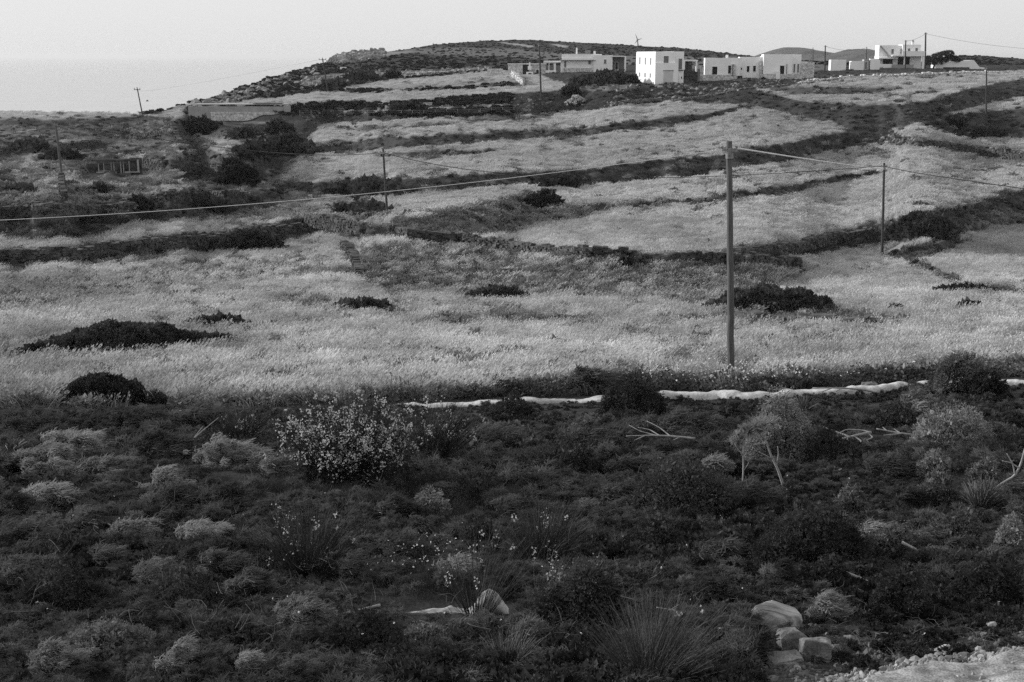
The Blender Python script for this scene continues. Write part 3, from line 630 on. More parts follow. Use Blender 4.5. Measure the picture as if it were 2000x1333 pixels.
stone_wall([(1745, 272), (1825, 287), (1912, 301), (2010, 314)], .7, 'stony terrace wall at the right edge under the far right pole', stone=.5, loose=.3)
stone_wall([(1560, 164), (1650, 155), (1780, 149), (1900, 145), (1960, 144)], .5, 'low wall of pale stones along the top of the upper right field', mat='palestone', stone=.6, loose=.4)
stone_wall([(1310, 200), (1340, 192), (1400, 184), (1450, 176), (1540, 166)], .1, 'line of pale stones below the tall white house', mat='boulder', stone=.4, loose=.46)
stone_wall([(1180, 206), (1220, 199), (1290, 194)], .1, 'scattered pale stones right of the stone heap', mat='boulder', stone=.4, loose=.46)
stone_wall([(730, 148), (820, 143), (900, 140), (960, 138)], .5, 'pale stone line above the upper field near the headland', mat='palestone', stone=.8, loose=.4)
stone_wall([(1000, 150), (1012, 158), (1022, 168)], 1.3, 'pale stone wall end at the corner of the upper field', mat='palestone', stone=.6)

# white kerb wall along the near field
def kerb():
    xs = np.arange(-250, 2260, 3.0); ys = np.interp(xs, WALLY[:, 0], WALLY[:, 1]); ys = blur(ys[None], 17, 1)[0] + 1.5 * fbm(xs * .02, xs * 0, 19, 3); Q = place(xs, ys + 12)
    n = len(xs); T = unit(np.gradient(Q, axis=0)); Nn = np.stack([-T[:, 1], T[:, 0], np.zeros(n)], -1)
    d_ = np.concatenate([[0], np.cumsum(np.linalg.norm(np.diff(Q, axis=0), axis=1))])
    hh = .19 + .09 * fbm(d_ * .7, d_ * 0, 3, 3) + .04 * fbm(d_ * 3, d_ * 0, 4, 2)
    hh *= .25 + .75 * sstep(600, 860, xs)
    hh *= 1 - .5 * sstep(.05, .4, fbm(d_ * .16, d_ * 0, 14, 2))
    prof = np.array([(-.22, -.4), (-.21, .0), (-.19, .62), (-.12, .92), (0, 1), (.12, .93), (.2, .6), (.22, -.4)])
    V = Q[:, None] + Nn[:, None] * (prof[:, 0] * 1.0)[None, :, None] + np.array([0, 0, 1.0]) * (prof[:, 1][None, :, None] * hh[:, None, None])
    V += np.array([.0, .05, .045]) * np.stack([fbm(V[..., 0] * 2.6, V[..., 2] * 4 + V[..., 1] * 3, 7, 4)] * 3, -1)
    k_ = len(prof); ix = np.arange(n * k_).reshape(n, k_); q = np.stack([ix[:-1, :-1], ix[:-1, 1:], ix[1:, 1:], ix[1:, :-1]], -1).reshape(-1, 4)
    o_ = Q[n // 2]; return tag(link('kerb_wall', mesh_np('kerb_wall', V.reshape(-1, 3) - o_, [q], MT['whitewash'], smooth=True), loc=tuple(o_)), 'low lumpy whitewashed kerb wall between the dark scrub and the barley field', 'wall')
kerb()

def zone(name, n, y0, y1, cond, coll, k_, smin, smax, label, seed, far=False, flat=1.0):
    px, py, t_ = sample(n, y0, y1); r = np.random.default_rng(seed)
    ok = cond(t_, px, py, r) & (py < np.interp(px, WALLY[:, 0], WALLY[:, 1]) - 2); px, py = px[ok], py[ok]; pts = place(px, py); kx = np.ones(len(pts), bool)
    for (a_, b_, c_, d_) in KEEP: kx &= ((pts[:, 0] - a_) / c_) ** 2 + ((pts[:, 1] - b_) / d_) ** 2 > 1
    pts = pts[kx]
    sc = r.uniform(smin, smax, len(pts)); sc = np.stack([sc, sc, sc * flat * r.uniform(.8, 1.2, len(pts))], -1)
    return scatter(name, pts, coll, k_, sc, label, 'grass' if 'scrub' not in name else 'scrub', seed=seed, rotz=.3 if 'barley' in name else None)
dens = lambda t_, px, py, r: r.random(len(t_)) < sstep(.42, .8, t_)
zone('barley_grass', 26000, 600, 800, dens, barley_c, 5, .6, 1.05, 'pale ripe barley standing in the near field above the white kerb wall', 31, flat=.9)
zone('barley_grass', 52000, 430, 600, dens, barley_c, 5, .8, 1.2, 'pale ripe barley on the slopes around the stone walls mid way up', 32, flat=.7)
zone('barley_grass', 50000, 130, 430, dens, barley_far, 4, .6, 1.1, 'pale ripe barley on the far terraces below the white houses', 33, flat=.6)
mid = lambda t_, px, py, r: (r.random(len(t_)) < sstep(.2, .3, t_) * (1 - sstep(.5, .8, t_)) + .05)
zone('meadow_grass', 26000, 430, 800, mid, meadow_c, 5, .7, 1.3, 'mid grey weedy meadow grass in the hollows between the barley', 34)
zone('meadow_grass', 16000, 150, 430, mid, meadow_c, 5, 1.4, 2.6, 'weedy grass along the far terrace edges', 35, flat=.6)
drk = lambda t_, px, py, r: (r.random(len(t_)) < (1 - sstep(.2, .45, t_)) * .9 * (.6 + .4 * sstep(-.3, .2, fbm(px * .03, py * .08, 44))))
zone('verge_scrub', 42000, 225, 780, drk, verge_c, 5, .5, 1.1, 'low dark scrub growing on the terrace banks', 36, flat=.7)
hil = lambda t_, px, py, r: drk(t_, px, py, r) & ((px < 1000) | (py < 128))
zone('house_scrub', 9000, 120, 225, lambda t_, px, py, r: drk(t_, px, py, r) & (px > 980), verge_c, 5, .5, 1.1, 'low scrub and weeds around the white houses', 38, flat=.6)
zone('hillside_scrub', 42000, 76, 225, hil, scrub_c, 4, .5, 1.7, 'low dark scrub covering the hill behind the white houses', 37, flat=.55)

# ------------------------------------------------------------------ poles and cables
POLE = {}
def pole(px, py, topx, topy, rpx, label, dark=True, arm=0, ins=True, group='utility poles'):
    p0 = place(px, py); s_ = p0[1] / F; top = ray(topx, topy, p0[1]); v_ = top - p0
    root = link('utility_pole', None, loc=tuple(p0)); r0 = rpx * s_ / 2
    mb = MB(); k_ = np.linspace(0, 1, 14)[:, None]
    pts = -np.array([0, 0, .4]) * (1 - k_) + v_ * k_; pts[1:-1, :2] += rng.normal(0, .006, (12, 2)); rad = r0 * (1.12 - .3 * k_[:, 0])
    mb.tube(pts, rad, 12); mb.build('pole', MT['pole_dark' if dark else 'pole'], root, smooth=False)
    if arm:
        a_ = MB(); w_ = arm * s_; Mx = Matrix.Translation(tuple(v_ - np.array([0, 0, .25])))
        a_.box(-w_, w_, -.05 - r0, .05 - r0, -.06, .06, M=Mx); a_.build('crossarm', MT['pole_dark'], root)
        for x in (-w_ * .9, 0, w_ * .9):
            i_ = MB(); c = v_ + np.array([x, -r0, -.18 if x else .0]); i_.tube([c, c + [0, 0, .12], c + [0, 0, .3]], [.05, .09, .04], 8); i_.build('insulator', MT['metal'], root)
    elif ins:
        for s2 in (-1, 1):
            i_ = MB(); c = v_ + np.array([s2 * r0 * .9, -r0 * .4, -.25]); i_.tube([c, c + [s2 * .1, 0, .02], c + [s2 * .14, 0, .1]], [.02, .025, .05], 8); i_.build('insulator', MT['metal'], root)
        br = MB(); br.box(-r0 * .5, r0 * .5, -r0 * 1.5, -r0 * .9, -.42, -.2, M=Matrix.Translation(tuple(v_))); br.box(-r0 * 2.2, r0 * 2.2, -r0 * 1.3, -r0 * 1.1, -.3, -.26, M=Matrix.Translation(tuple(v_))); br.build('bracket', MT['metal'], root)
        c_ = MB(); c_.tube([v_ * .93, v_ * .95], [r0 * 1.02 + .01] * 2, 12); c_.build('clamp_band', MT['metal'], root)
    tag(root, label, 'utility pole', group); POLE[int(px)] = (p0, p0 + v_); return root
pole(1428.5, 744, 1424.5, 276, 13.5, 'thick near wooden utility pole rising from the edge of the barley field', dark=False)
pole(1723, 503, 1727, 319, 5.2, 'thin dark utility pole on the right slope carrying cables to both sides')
pole(757, 419, 748, 292, 4.4, 'thin utility pole in front of two dark bushes in the middle of the slope')
pole(122, 349, 108, 238, 4.6, 'thin pole leaning left above the pillar-like stone wall', dark=False)
pole(279, 226, 268, 173, 2.4, 'far leaning pole with a crossarm standing against the sea', arm=6)
pole(641, 181, 630, 115, 2.6, 'far pole with a crossarm on the headland slope', arm=7)
pole(1057, 190, 1053, 83, 3.2, 'tall dark pole left of the long low white house', arm=0)
pole(1926, 248, 1927, 127, 3.0, 'thin pole standing on the far right terraces')
pole(1807, 133, 1808, 64, 3.4, 'tall pole beside the pine tree and the two storey house')
pole(1768, 134, 1769, 79, 2.6, 'pole in front of the two storey white house')
pole(1611, 140, 1612, 89, 2.6, 'pole between the stone-based house and the small white outbuildings')
pole(1692, 132, 1693, 92, 1.6, 'slender pole by the small white outbuildings', ins=False)
pole(1588, 140, 1588, 93, 1.3, 'slender mast behind the house with bare openings', ins=False)
pole(846, 92, 846, 84, 1.2, 'tiny distant mast on the left shoulder of the ridge', ins=False)
pole(961, 99, 961, 79, 1.2, 'tiny distant mast near the top of the ridge', ins=False)

def cable(pts, label, rad, mat='cable_dark', group='overhead cables', steps=60):
    """pts: world points on the cable; a smooth curve through them"""
    A = np.array(pts); d_ = np.concatenate([[0], np.cumsum(np.linalg.norm(np.diff(A, axis=0), axis=1))]); d_ /= d_[-1]
    deg = min(len(A) - 1, 2); t_ = np.linspace(0, 1, steps); W_ = np.ones(len(A)); W_[0] = W_[-1] = 50
    C_ = np.stack([np.polyval(np.polyfit(d_, A[:, i], deg if len(A) > 2 else 1, w=W_), t_) for i in range(3)], -1)
    mb = MB(); o_ = C_[0].copy(); mb.tube(C_ - o_, rad, 6, cap=False); return tag(mb.build('power_cable', MT[mat], loc=tuple(o_), smooth=True), label, 'cable', group)
def top(k_, dz=-.2): return POLE[k_][1] + np.array([0, 0, dz])
def rp(px, py, k0, k1, f_): return ray(px, py, POLE[k0][1][1] * (1 - f_) + POLE[k1][1][1] * f_)
DM = POLE[1428][1][1]
cable([ray(1422, 291, DM), ray(1300, 305, DM), ray(1000, 345, DM), ray(760, 375, DM), ray(500, 400, DM), ray(0, 432, DM), ray(-260, 440, DM)], 'bright pale cable sweeping left from the near pole across the whole slope', .010, 'cable_light')
cable([ray(1428, 288, DM), ray(1570, 310, DM * 1.45), top(1723, -.5)], 'short pale cable from the near pole to the thin pole on its right', .028, 'cable_light')
cable([top(757, -.3), ray(860, 326, 130), ray(1050, 345, 124), ray(1230, 351, 119), ray(1425, 349, 113), ray(1600, 338, 107), top(1723, -.25)], 'dark sagging cable passing behind the near pole', .032)
cable([top(1723, -.25), ray(1850, 346, 98), ray(2000, 371, 95), ray(2200, 395, 90)], 'dark cable running down to the right edge', .035)
cable([top(757, -.3), ray(600, 300, 146), ray(460, 293, 150), ray(360, 284, 152), ray(250, 267, 153), top(122, -.2)], 'dark cable between the middle pole and the left pole', .035)
cable([top(122, -.2), ray(65, 254, 150), ray(0, 268, 150), ray(-150, 285, 150)], 'dark cable from the left pole to the left edge', .035)
def sag(a_, b_, dip, n=5): return [a_ + (b_ - a_) * t_ - np.array([0, 0, dip * 4 * t_ * (1 - t_)]) for t_ in np.linspace(0, 1, n)]
D18 = POLE[1807][1][1]
cable(sag(top(1807, -.3), ray(2200, 99, D18 * .9), 1.6), 'cable from the tall pole by the pine over the sky to the right edge', .03)
cable(sag(top(1807, -.3), top(1768, -.2), .4), 'short cable between the two poles at the two storey house', .03)
cable(sag(top(1611, -.2), top(1692, -.2), .8), 'cable crossing the sky from the pole by the outbuildings', .03)
cable([top(279, -.1), ray(400, 160, 335), ray(520, 138, 325), top(641, -.1)], 'faint far cable over the sea between two crossarm poles', .012)

# ------------------------------------------------------------------ buildings (local units: photograph pixels at that distance)
class House:
    def __init__(s, name, px, py, theta, label, cat_='house', sink=0):
        p0 = place(px, py); s.s = p0[1] / F; s.root = link(name, None, loc=tuple(p0), rot=(0, 0, R(theta))); tag(s.root, label, cat_); s.mb = {}
    def box(s, name, x0, x1, y0, y1, z0, z1, mat, parent=None, jit=0):
        mb = MB(); k_ = s.s; mb.box(x0 * k_, x1 * k_, y0 * k_, y1 * k_, z0 * k_, z1 * k_, jit * k_); return mb.build(name, MT[mat], parent or s.root)
    def boxes(s, name, lst, mat, parent=None):
        mb = MB(); k_ = s.s
        for b_ in lst: mb.box(*[q * k_ for q in b_])
        return mb.build(name, MT[mat], parent or s.root)
    def win(s, x, z, w_, h, y=0, mat='black', name='window', face='front', fr='plaster', frame=True):
        e = .35
        if face == 'front':
            o_ = s.box(name, x, x + w_, y - e, y + .4, z, z + h, mat)
            if frame: s.boxes('frame', [(x - .5, x, y - e - .25, y + .1, z - .5, z + h + .5), (x + w_, x + w_ + .5, y - e - .25, y + .1, z - .5, z + h + .5), (x, x + w_, y - e - .25, y + .1, z + h, z + h + .5), (x, x + w_, y - e - .25, y + .1, z - .5, z)], fr, o_)
        else:  # left face at x
            o_ = s.box(name, x - e, x + .4, y, y + w_, z, z + h, mat)
            if frame: s.boxes('frame', [(x - e - .25, x + .1, y - .5, y, z - .5, z + h + .5), (x - e - .25, x + .1, y + w_, y + w_ + .5, z - .5, z + h + .5), (x - e - .25, x + .1, y, y + w_, z + h, z + h + .5)], fr, o_)
        return o_
def rubble(h, name, x0, x1, y, z0, z1, mat='palestone', t=3, st=2.6, parent=None):
    mb = MB(); k_ = h.s; z = z0
    while z < z1:
        x = x0; rh = st * rng.uniform(.4, .65)
        while x < x1:
            w_ = st * rng.uniform(.6, 1.4); w_ = min(w_, x1 - x + .3); mb.box(x * k_, (x + w_ * .95) * k_, (y + rng.uniform(-.25, .15)) * k_, (y + t) * k_, z * k_, (z + rh * .93) * k_, .25 * k_); x += w_
        z += rh
    return mb.build(name, MT[mat], parent or h.root)

# tall two storey house with a blind garage door
h = House('white_house', 1279, 166, 17, 'tall cubic white house with a blind garage door and an outside stair')
h.boxes('wall', [(0, 41, 0, 96, -12, 60), (41, 63, 8, 90, -12, 61.5), (-1.2, 46.2, -3.2, 0, -12, 40)], 'plaster')
h.box('parapet', 0.6, 40.4, .6, 95.4, 60, 61.2, 'plaster')
h.win(17, 37, 10, 16, 0, 'shutter', 'window'); h.win(51.5, 28, 7.5, 20, 8, 'shutter', 'balcony_door'); h.box('balcony_rail', 49, 61, 4.5, 7.9, 25.5, 26.8, 'black')
h.box('garage_door', 16, 36, -3.6, -3.1, 0, 25, 'palestone_smooth'); h.box('lintel', 15, 37, -4.6, -3.2, 25.6, 26.6, 'shutter')
h.win(54, -2, 6, 16, 8, 'black', 'door')
st = MB(); k_ = h.s
st.add(np.array([(47, 2, -5), (56.5, -4, -5), (47, 2, 27), (48, 3, -5), (57.5, -3, -5), (48, 3, 27), (56.5, -4, 3), (57.5, -3, 3)]) * k_, [[0, 1, 6, 2], [3, 5, 7, 4], [2, 6, 7, 5], [1, 4, 7, 6], [0, 2, 5, 3]]); st.build('stair', MT['plaster'], h.root)
for y in (22, 48, 76):
    h.win(0, 12 + y * .02, 5, 8, y - 2, 'shutter', face='left'); h.win(0, 36 + y * .02, 5, 13, y - 2, 'shutter', face='left')

# long low house with a pergola
h = House('white_house', 1114, 141, -3, 'long low white house with a pergola on its left and a porch on its right')
h.boxes('wall', [(-17, 44, 8, 60, -4, 27), (44, 80, 4, 60, -6, 32), (-17, 60, 10, 56, 27, 34), (80, 104, 22, 60, -6, 30)], 'plaster')
rubble(h, 'stone_base', -14, 48, 4.5, -6, 8)
h.boxes('porch_slab', [(78, 106, 2, 24, 29, 30.5), (103, 106, 2, 5, -4, 29), (80, 106, 2, 4, -5, 5)], 'plaster')
h.box('painted_porch_shade', 81, 103, 21.4, 21.9, 5, 29, 'shutter'); h.win(86, 5, 5, 14, 21.2, 'black', 'door')  # grey sheet on the wall stands in for the shade inside the porch
h.win(64, 16, 4.5, 8, 4, 'shutter'); h.win(34, 15, 5, 7, 8, 'shutter'); h.box('canopy', -18, 48, 1, 8, 22.5, 23.4, 'plaster_grey')
h.win(-12, 9, 4, 12, 8, 'shutter', 'window')
h.boxes('chimney', [(10, 13, 30, 33, 34, 46)], 'plaster'); h.boxes('chimney', [(44, 48, 34, 38, 32, 40)], 'plaster')
h.boxes('water_heater', [(28, 38, 30, 34, 34, 42), (27, 39, 26, 27, 38, 39)], 'metal')
h.boxes('pergola', [(-50, -48, 10, 12, -2, 18), (-42, -40.5, 10, 12, -2, 18), (-32, -28, 10, 13, -2, 19), (-19, -17, 8, 10, -2, 22), (-52, -17, 8, 10, 18, 19.6), (-52, -17, 30, 32, 20, 21.4)] + [(x, x + 1, 8, 32, 19.8, 20.8) for x in range(-50, -17, 4)], 'plaster')
h.boxes('terrace_wall', [(-50, -28, 9, 30, -6, 3)], 'plaster')
h.boxes('step', [(-34 + i * 1.5, -30 + i * 1.5, 0 + i, 2 + i, -7, -5 + i * 1.6) for i in range(5)], 'plaster_grey')

h = House('stone_building', 980, 148, 0, 'pale roofless stone building with an arched oven left of the tall dark pole', 'building')
rubble(h, 'wall', -28, 2, 22, -3, 12, st=3.2); rubble(h, 'wall', 12, 40, 16, -3, 20, st=3.2); rubble(h, 'wall', 52, 84, 16, -3, 20, st=3.2)
h.box('roof_slab', 11, 86, 14, 34, 20.3, 21.6, 'plaster'); h.box('back_wall', 40, 53, 26, 28, -3, 20, 'stone')
h.boxes('oven', [(47, 60, 8, 14, -3, 6), (50, 57, 9, 14, 10, 17), (52, 55, 10, 13, 17, 24)], 'plaster'); h.box('oven_mouth', 51, 57, 7.5, 8.2, 0, 4, 'black')
h.win(66, 3, 5, 7, 16, 'black')

h = House('open_shelter', 1336, 160, 4, 'low dark shelter under a white slab between the tall house and the stone-based house', 'shelter')
h.boxes('roof', [(2, 32, 30, 60, 38, 40.5)], 'plaster'); h.boxes('post', [(28, 31, 29, 32, 18, 38)], 'plaster'); h.boxes('post', [(4, 7, 29, 33, 22, 38)], 'plaster')
h.box('wall', 1, 27, 58, 60, 18, 38, 'stone'); h.box('bank', 0, 33, 31, 57, -4, 20, 'stone')

h = House('white_house', 1376, 157, -6, 'long single storey white house with bare dark openings and a stone base', 'house')
h.boxes('wall', [(0, 66, 0, 60, -4, 43), (66, 108, 14, 60, -4, 45), (108, 116, 12, 60, -4, 46)], 'plaster')
h.boxes('wing_wall', [(110, 163, -2, 52, -4, 50), (163, 182, 14, 52, -4, 50), (182, 196, 20, 50, -4, 36)], 'plaster')
h.boxes('chimney', [(40, 44.5, 20, 24, 43, 49)], 'plaster')
rubble(h, 'stone_base', -9, 60, -4, -6, 11); rubble(h, 'stone_pier', 49, 57, -5, 11, 31, st=2.4); rubble(h, 'stone_pier', -9, -2, -3, 9, 28)
rubble(h, 'garden_wall', 106, 182, -8, -6, 12); rubble(h, 'stone_pier', 104, 109, 9, 10, 36); rubble(h, 'stone_pier', 182, 206, 8, -2, 34, t=8)
h.win(14, 12, 9.5, 15, 0, 'black', 'window_opening'); h.win(44, 14, 5.5, 15, 0, 'black', 'window_opening')
h.win(80, 17, 5, 11, 14, 'black', 'window_opening'); h.win(92, 17.5, 5, 11, 14, 'black', 'window_opening'); h.win(69, 21, 2, 4, 14, 'black', 'window_opening', frame=False)
h.win(141, 13, 8, 16, -2, 'black', 'door'); h.win(168, 16, 3, 16, 14, 'shutter', 'window_opening'); h.win(175, 16, 3, 16, 14, 'shutter', 'window_opening'); h.win(186, 14, 5, 10, 20, 'black', 'window_opening')
h.boxes('oven', [(133, 141, -9, -5, 4, 18)], 'plaster')
h.boxes('water_tank', [(62, 71, -6, 2, -4, 10)], 'black')
h.boxes('water_tank', [(75, 84, -2, 6, -4, 6)], 'black')
h.boxes('pipe', [(52, 53, -5.6, -4.6, 10, 32)], 'stone'); h.boxes('pipe', [(153, 154, -4, -3, 12, 32)], 'stone')

h = House('outbuilding', 1622, 138, -4, 'plain white box-shaped outbuilding, left of the small row', 'building')
h.box('wall', 0, 29, 0, 24, -4, 20, 'plaster'); h.box('parapet', .5, 28.5, .5, 23.5, 20, 20.6, 'plaster')
h = House('outbuilding', 1662, 137, -4, 'long white outbuilding with a grey doorway beside the two storey house', 'building')
h.boxes('wall', [(0, 24, 0, 20, -5, 17), (36, 54, 2, 20, -5, 19)], 'plaster'); h.box('doorway', 24, 34, 1, 20, -5, 20, 'plaster_grey'); h.win(26, 2, 4, 14, 1, 'shutter', 'door'); h.box('dark_annex', -16, 4, -6, -3, -5, 2, 'stone')

h = House('white_house', 1716, 133, -5, 'two storey white house with a balcony and outside stair by the pine tree')
h.boxes('wall', [(2, 82, 14, 60, -6, 22), (2, 44, 16, 56, 22, 42), (44, 78, 8, 50, 22, 43)], 'plaster')
h.boxes('balcony', [(24, 84, -4, 16, 21.5, 23), (42, 84, -4, -3, 23, 31)], 'plaster'); h.boxes('pillar', [(46, 49, -2, 1, -5, 21.5)], 'plaster'); h.boxes('pillar', [(80, 84, -3, 1, -5, 21.5)], 'plaster')
h.boxes('front_wall', [(-16, 24, -2, 0, -8, 7), (-16, 0, 4, 14, -6, 17)], 'plaster'); h.box('garden_wall', 24, 64, -6, -4, -8, 6, 'plaster_grey')
h.box('canopy', 0, 36, 2, 14, 17, 18.5, 'plaster'); h.box('painted_shade', 10, 28, 13, 13.9, 2, 16, 'black'); h.box('painted_shade', 38, 60, 13, 13.9, 2, 20, 'black')  # black sheets paint the shade under the canopy and the balcony
for (x, z, w_) in ((25, 26, 4.5), (42, 26, 5), (54, 27, 4.5), (68, 28, 4.5)): h.win(x, z, w_, 9, 16 if x < 44 else 8, 'shutter')
h.boxes('chimney', [(62, 66, 12, 16, 43, 49)], 'plaster'); h.boxes('chimney_cap', [(62.5, 65.5, 12.5, 15.5, 49, 51)], 'black')
st = MB(); k_ = h.s
st.add(np.array([(2, 10, 40), (4, 10, 42), (22, 10, 22), (19, 10, 20), (2, 14, 40), (4, 14, 42), (22, 14, 22), (19, 14, 20)]) * k_, [[0, 3, 2, 1], [4, 5, 6, 7], [0, 1, 5, 4], [1, 2, 6, 5], [2, 3, 7, 6], [3, 0, 4, 7]]); st.build('stair', MT['plaster_grey'], h.root)

h = House('white_building', 1828, 133, -4, 'wide low white building with a sloping right end behind the scrub', 'building')
st = MB(); k_ = h.s
st.add(np.array([(0, 0, -5), (88, 0, -5), (70, 0, 15), (0, 0, 11), (0, 40, -5), (88, 40, -5), (70, 40, 15), (0, 40, 11)]) * k_, [[0, 1, 2, 3], [5, 4, 7, 6], [3, 2, 6, 7], [1, 5, 6, 2], [4, 0, 3, 7]]); st.build('wall', MT['plaster'], h.root)
h.boxes('base', [(14, 62, -2, 0, -5, 2)], 'stone'); h.boxes('wing', [(70, 92, 4, 30, -5, 1.5)], 'plaster')

# concrete enclosure on the left
h = House('concrete_enclosure', 372, 232, -2, 'long low cement enclosure with a stone lower course at the foot of the headland', 'enclosure')
h.boxes('wall', [(-4, 184, 2, 5, -6, 23), (-4, -1, 5, 60, -6, 23)], 'plaster_grey'); rubble(h, 'stone_course', 40, 182, -1, -4, 12, st=4.5, t=3)
h.boxes('end_pillar', [(182, 194, -3, 6, -8, 25)], 'plaster_grey'); h.boxes('roof', [(0, 182, 10, 60, 26, 27)], 'plaster_grey')
h.boxes('roof_sheet', [(120, 176, 9, 30, 28, 29.5)], 'darkwood'); h.boxes('roof_sheet', [(64, 84, 9, 20, 28, 29)], 'plaster')

# roofless hut
h = House('ruined_hut', 176, 338, 8, 'small dark roofless stone hut with wooden posts across its open front', 'hut')
rubble(h, 'stone_wall', -6, 16, 0, -6, 17, 'stone', 5, 3); rubble(h, 'stone_wall', 76, 98, 2, -6, 25, 'stone', 6, 3)
rubble(h, 'back_wall', 8, 90, 24, -4, 24, 'stone', 3, 3.2)
h.box('roof_beam', 4, 96, -2, 3, 21, 25, 'stone'); h.box('lintel', 14, 70, -2.6, -2.05, 17.5, 19, 'pole'); h.box('boarding', 28, 52, 4, 5, 4, 16, 'darkwood')
h.box('sill', 12, 50, -4, -1, -2, 1, 'plaster_grey'); h.box('sill', 66, 94, -3, 1, -1, 1, 'plaster_grey')
for x in (16, 26, 40, 45, 58, 63, 74): h.box('post', x, x + 1.6, -1.9, -.6, -2, 18 + x * .04, 'bark')
h.box('post', 90, 93.5, -3.4, -1, 0, 24, 'plaster_grey')
pm = MB(); pm.tube(np.array([(36, -8, -12), (40, -6, 0)]) * h.s, 1.1 * h.s, 6); pm.build('plank', MT['palestone'], h.root)
pm = MB(); pm.tube(np.array([(8, -10, -14), (-8, -3, 11)]) * h.s, .9 * h.s, 6); pm.build('plank', MT['pole'], h.root)

# beehive-like boxes and fence in the plot
for (px, py, w_, hh, lab) in ((741, 217, 8, 6, 'small pale crate left of two more in the fenced plot'), (789, 209, 16, 5, 'pale crate in the middle of the fenced plot'), (835, 207, 16, 6, 'grey crate right of the pale one in the fenced plot')):
    h = House('crate', px - w_ / 2, py, 0, lab, 'crate'); h.box('box', 0, w_, 0, w_, 0, hh, 'palestone'); h.box('lid', -.5, w_ + .5, -.5, w_ + .5, hh, hh + 1, 'plaster_grey')
r_ = link('wire_fence', None, loc=tuple(place(760, 226))); tag(r_, 'wire fence on thin pale posts along the plot right of the cement enclosure', 'fence'); prev = None; base = place(760, 226)
for px in range(586, 1010, 22):
    q = place(px, 229 - (px - 586) * .018); s_ = q[1] / F; mb = MB(); mb.tube([q - base - [0, 0, .3], q - base + [0, 0, 11 * s_]], .4 * s_, 5); mb.build('post', MT['metal'], r_)
    if prev is not None:
        mb = MB()
        for z in (4, 7, 10): mb.tube([prev - base + [0, 0, z * s_], q - base + [0, 0, z * s_]], .02, 4)
        mb.build('wire', MT['metal'], r_)
    prev = q
h = House('van', 664, 136, 0, 'tiny pale white container on the dark headland', 'container'); 
h.root.name = 'container'; h.box('body', 0, 11, 0, 14, 0, 4, 'plaster'); h.box('roof', .3, 10.7, .3, 13.7, 4, 4.5, 'plaster_grey')

# ------------------------------------------------------------------ rocks
def hull_rock(name, sx, sy, sz, mat, seed, npts=26, parent=None, loc=None, rot=None, rough=.055, sub=3, ridges=False, custom=None):
    import bmesh
    r = np.random.default_rng(seed); bm = bmesh.new()
    q = unit(r.normal(size=(npts, 3))) * r.uniform(.82, 1, (npts, 1)); q = np.sign(q) * np.abs(q) ** .75
    for v_ in (custom if custom is not None else q * np.array([sx, sy, sz])): bm.verts.new(v_)
    res = bmesh.ops.convex_hull(bm, input=bm.verts); bmesh.ops.delete(bm, geom=list({e for e in res['geom_interior'] if isinstance(e, bmesh.types.BMVert)}), context='VERTS')
    bmesh.ops.bevel(bm, geom=list(bm.edges), offset=min(sx, sy, sz) * .05, segments=1, affect='EDGES')
    bmesh.ops.triangulate(bm, faces=bm.faces); bmesh.ops.subdivide_edges(bm, edges=bm.edges, cuts=sub, use_grid_fill=True)
    bm.normal_update()
    for v_ in bm.verts:
        c = v_.co; k_ = 3.5 / max(sx, sy)
        d_ = float(fbm(np.array([c.x * k_ + c.z * k_]), np.array([c.y * k_ - c.z * k_ * .7]), seed, 4)[0]); v_.co = c + v_.normal * d_ * rough * max(sx, sy) * 2.2
        if ridges: v_.co.z += .05 * sz * math.sin(v_.co.y / sy * 9) * (1 if v_.co.z > 0 else 0)
    me = bpy.data.meshes.new(name); bm.to_mesh(me); bm.free(); me.materials.append(MT[mat])
    return link(name, me, parent, loc, rot)
def rock(px, py, wpx, hpx, label, mat='boulder', seed=None, dr=.8, rot=None, ridges=False, name='boulder', lift=.3, group=None):
    p0 = place(px, py); s_ = p0[1] / F; sx = wpx * s_ / 2; sz = hpx * s_ / 2; seed = seed or int(px + py)
    o_ = hull_rock(name, sx, sx * dr, sz, mat, seed, loc=tuple(p0 + [0, sx * dr * .6, sz * lift]), rot=rot or (0, 0, random.uniform(-.4, .4)), ridges=ridges)
    tag(o_, label, 'rock', group); return o_
p0 = place(1508, 1232); s_ = p0[1] / F
sl = np.array([(-36, 5, 53), (2, 30, 56), (54, 30, 37), (64, 12, 28), (6, -18, 38), (-20, -10, 46), (-63, 0, 28), (-64, -4, 4), (3, -22, 0), (66, 8, 16), (60, 26, -8), (0, 34, -8), (-52, 22, 0), (-24, -20, 0), (56, -2, 2)], float) * s_
tag(hull_rock('boulder', 60 * s_, 30 * s_, 50 * s_, 'slab', 7, loc=tuple(p0), custom=sl, rough=.010, sub=5), 'largest boulder, an angular slab with pale stripes on its sloping top', 'rock')
def block(px, py, w_, h_, d_, label, seed, mat='boulder', yaw=0, taper=.8):
    p0 = place(px, py); s_ = p0[1] / F; r = np.random.default_rng(seed); c = []
    for sx in (-1, 1):
        for sy in (-1, 1):
            for z, k_ in ((-.15, .9), (.35, 1.0), (.8, .95), (1, taper)): c.append((sx * w_ / 2 * k_ * r.uniform(.7, 1.04), sy * d_ / 2 * k_ * r.uniform(.7, 1), h_ * z * r.uniform(.82, 1.04)))
    c = np.array(c) * s_; tag(hull_rock('boulder', w_ / 2 * s_, d_ / 2 * s_, h_ / 2 * s_, mat, seed, loc=tuple(p0), rot=(0, 0, yaw), custom=c, rough=.034, sub=6), label, 'rock')
block(1541, 1272, 66, 52, 50, 'rounded grey boulder wedged between the ridged slab and the squarish boulder', 12, yaw=.3, taper=.6)
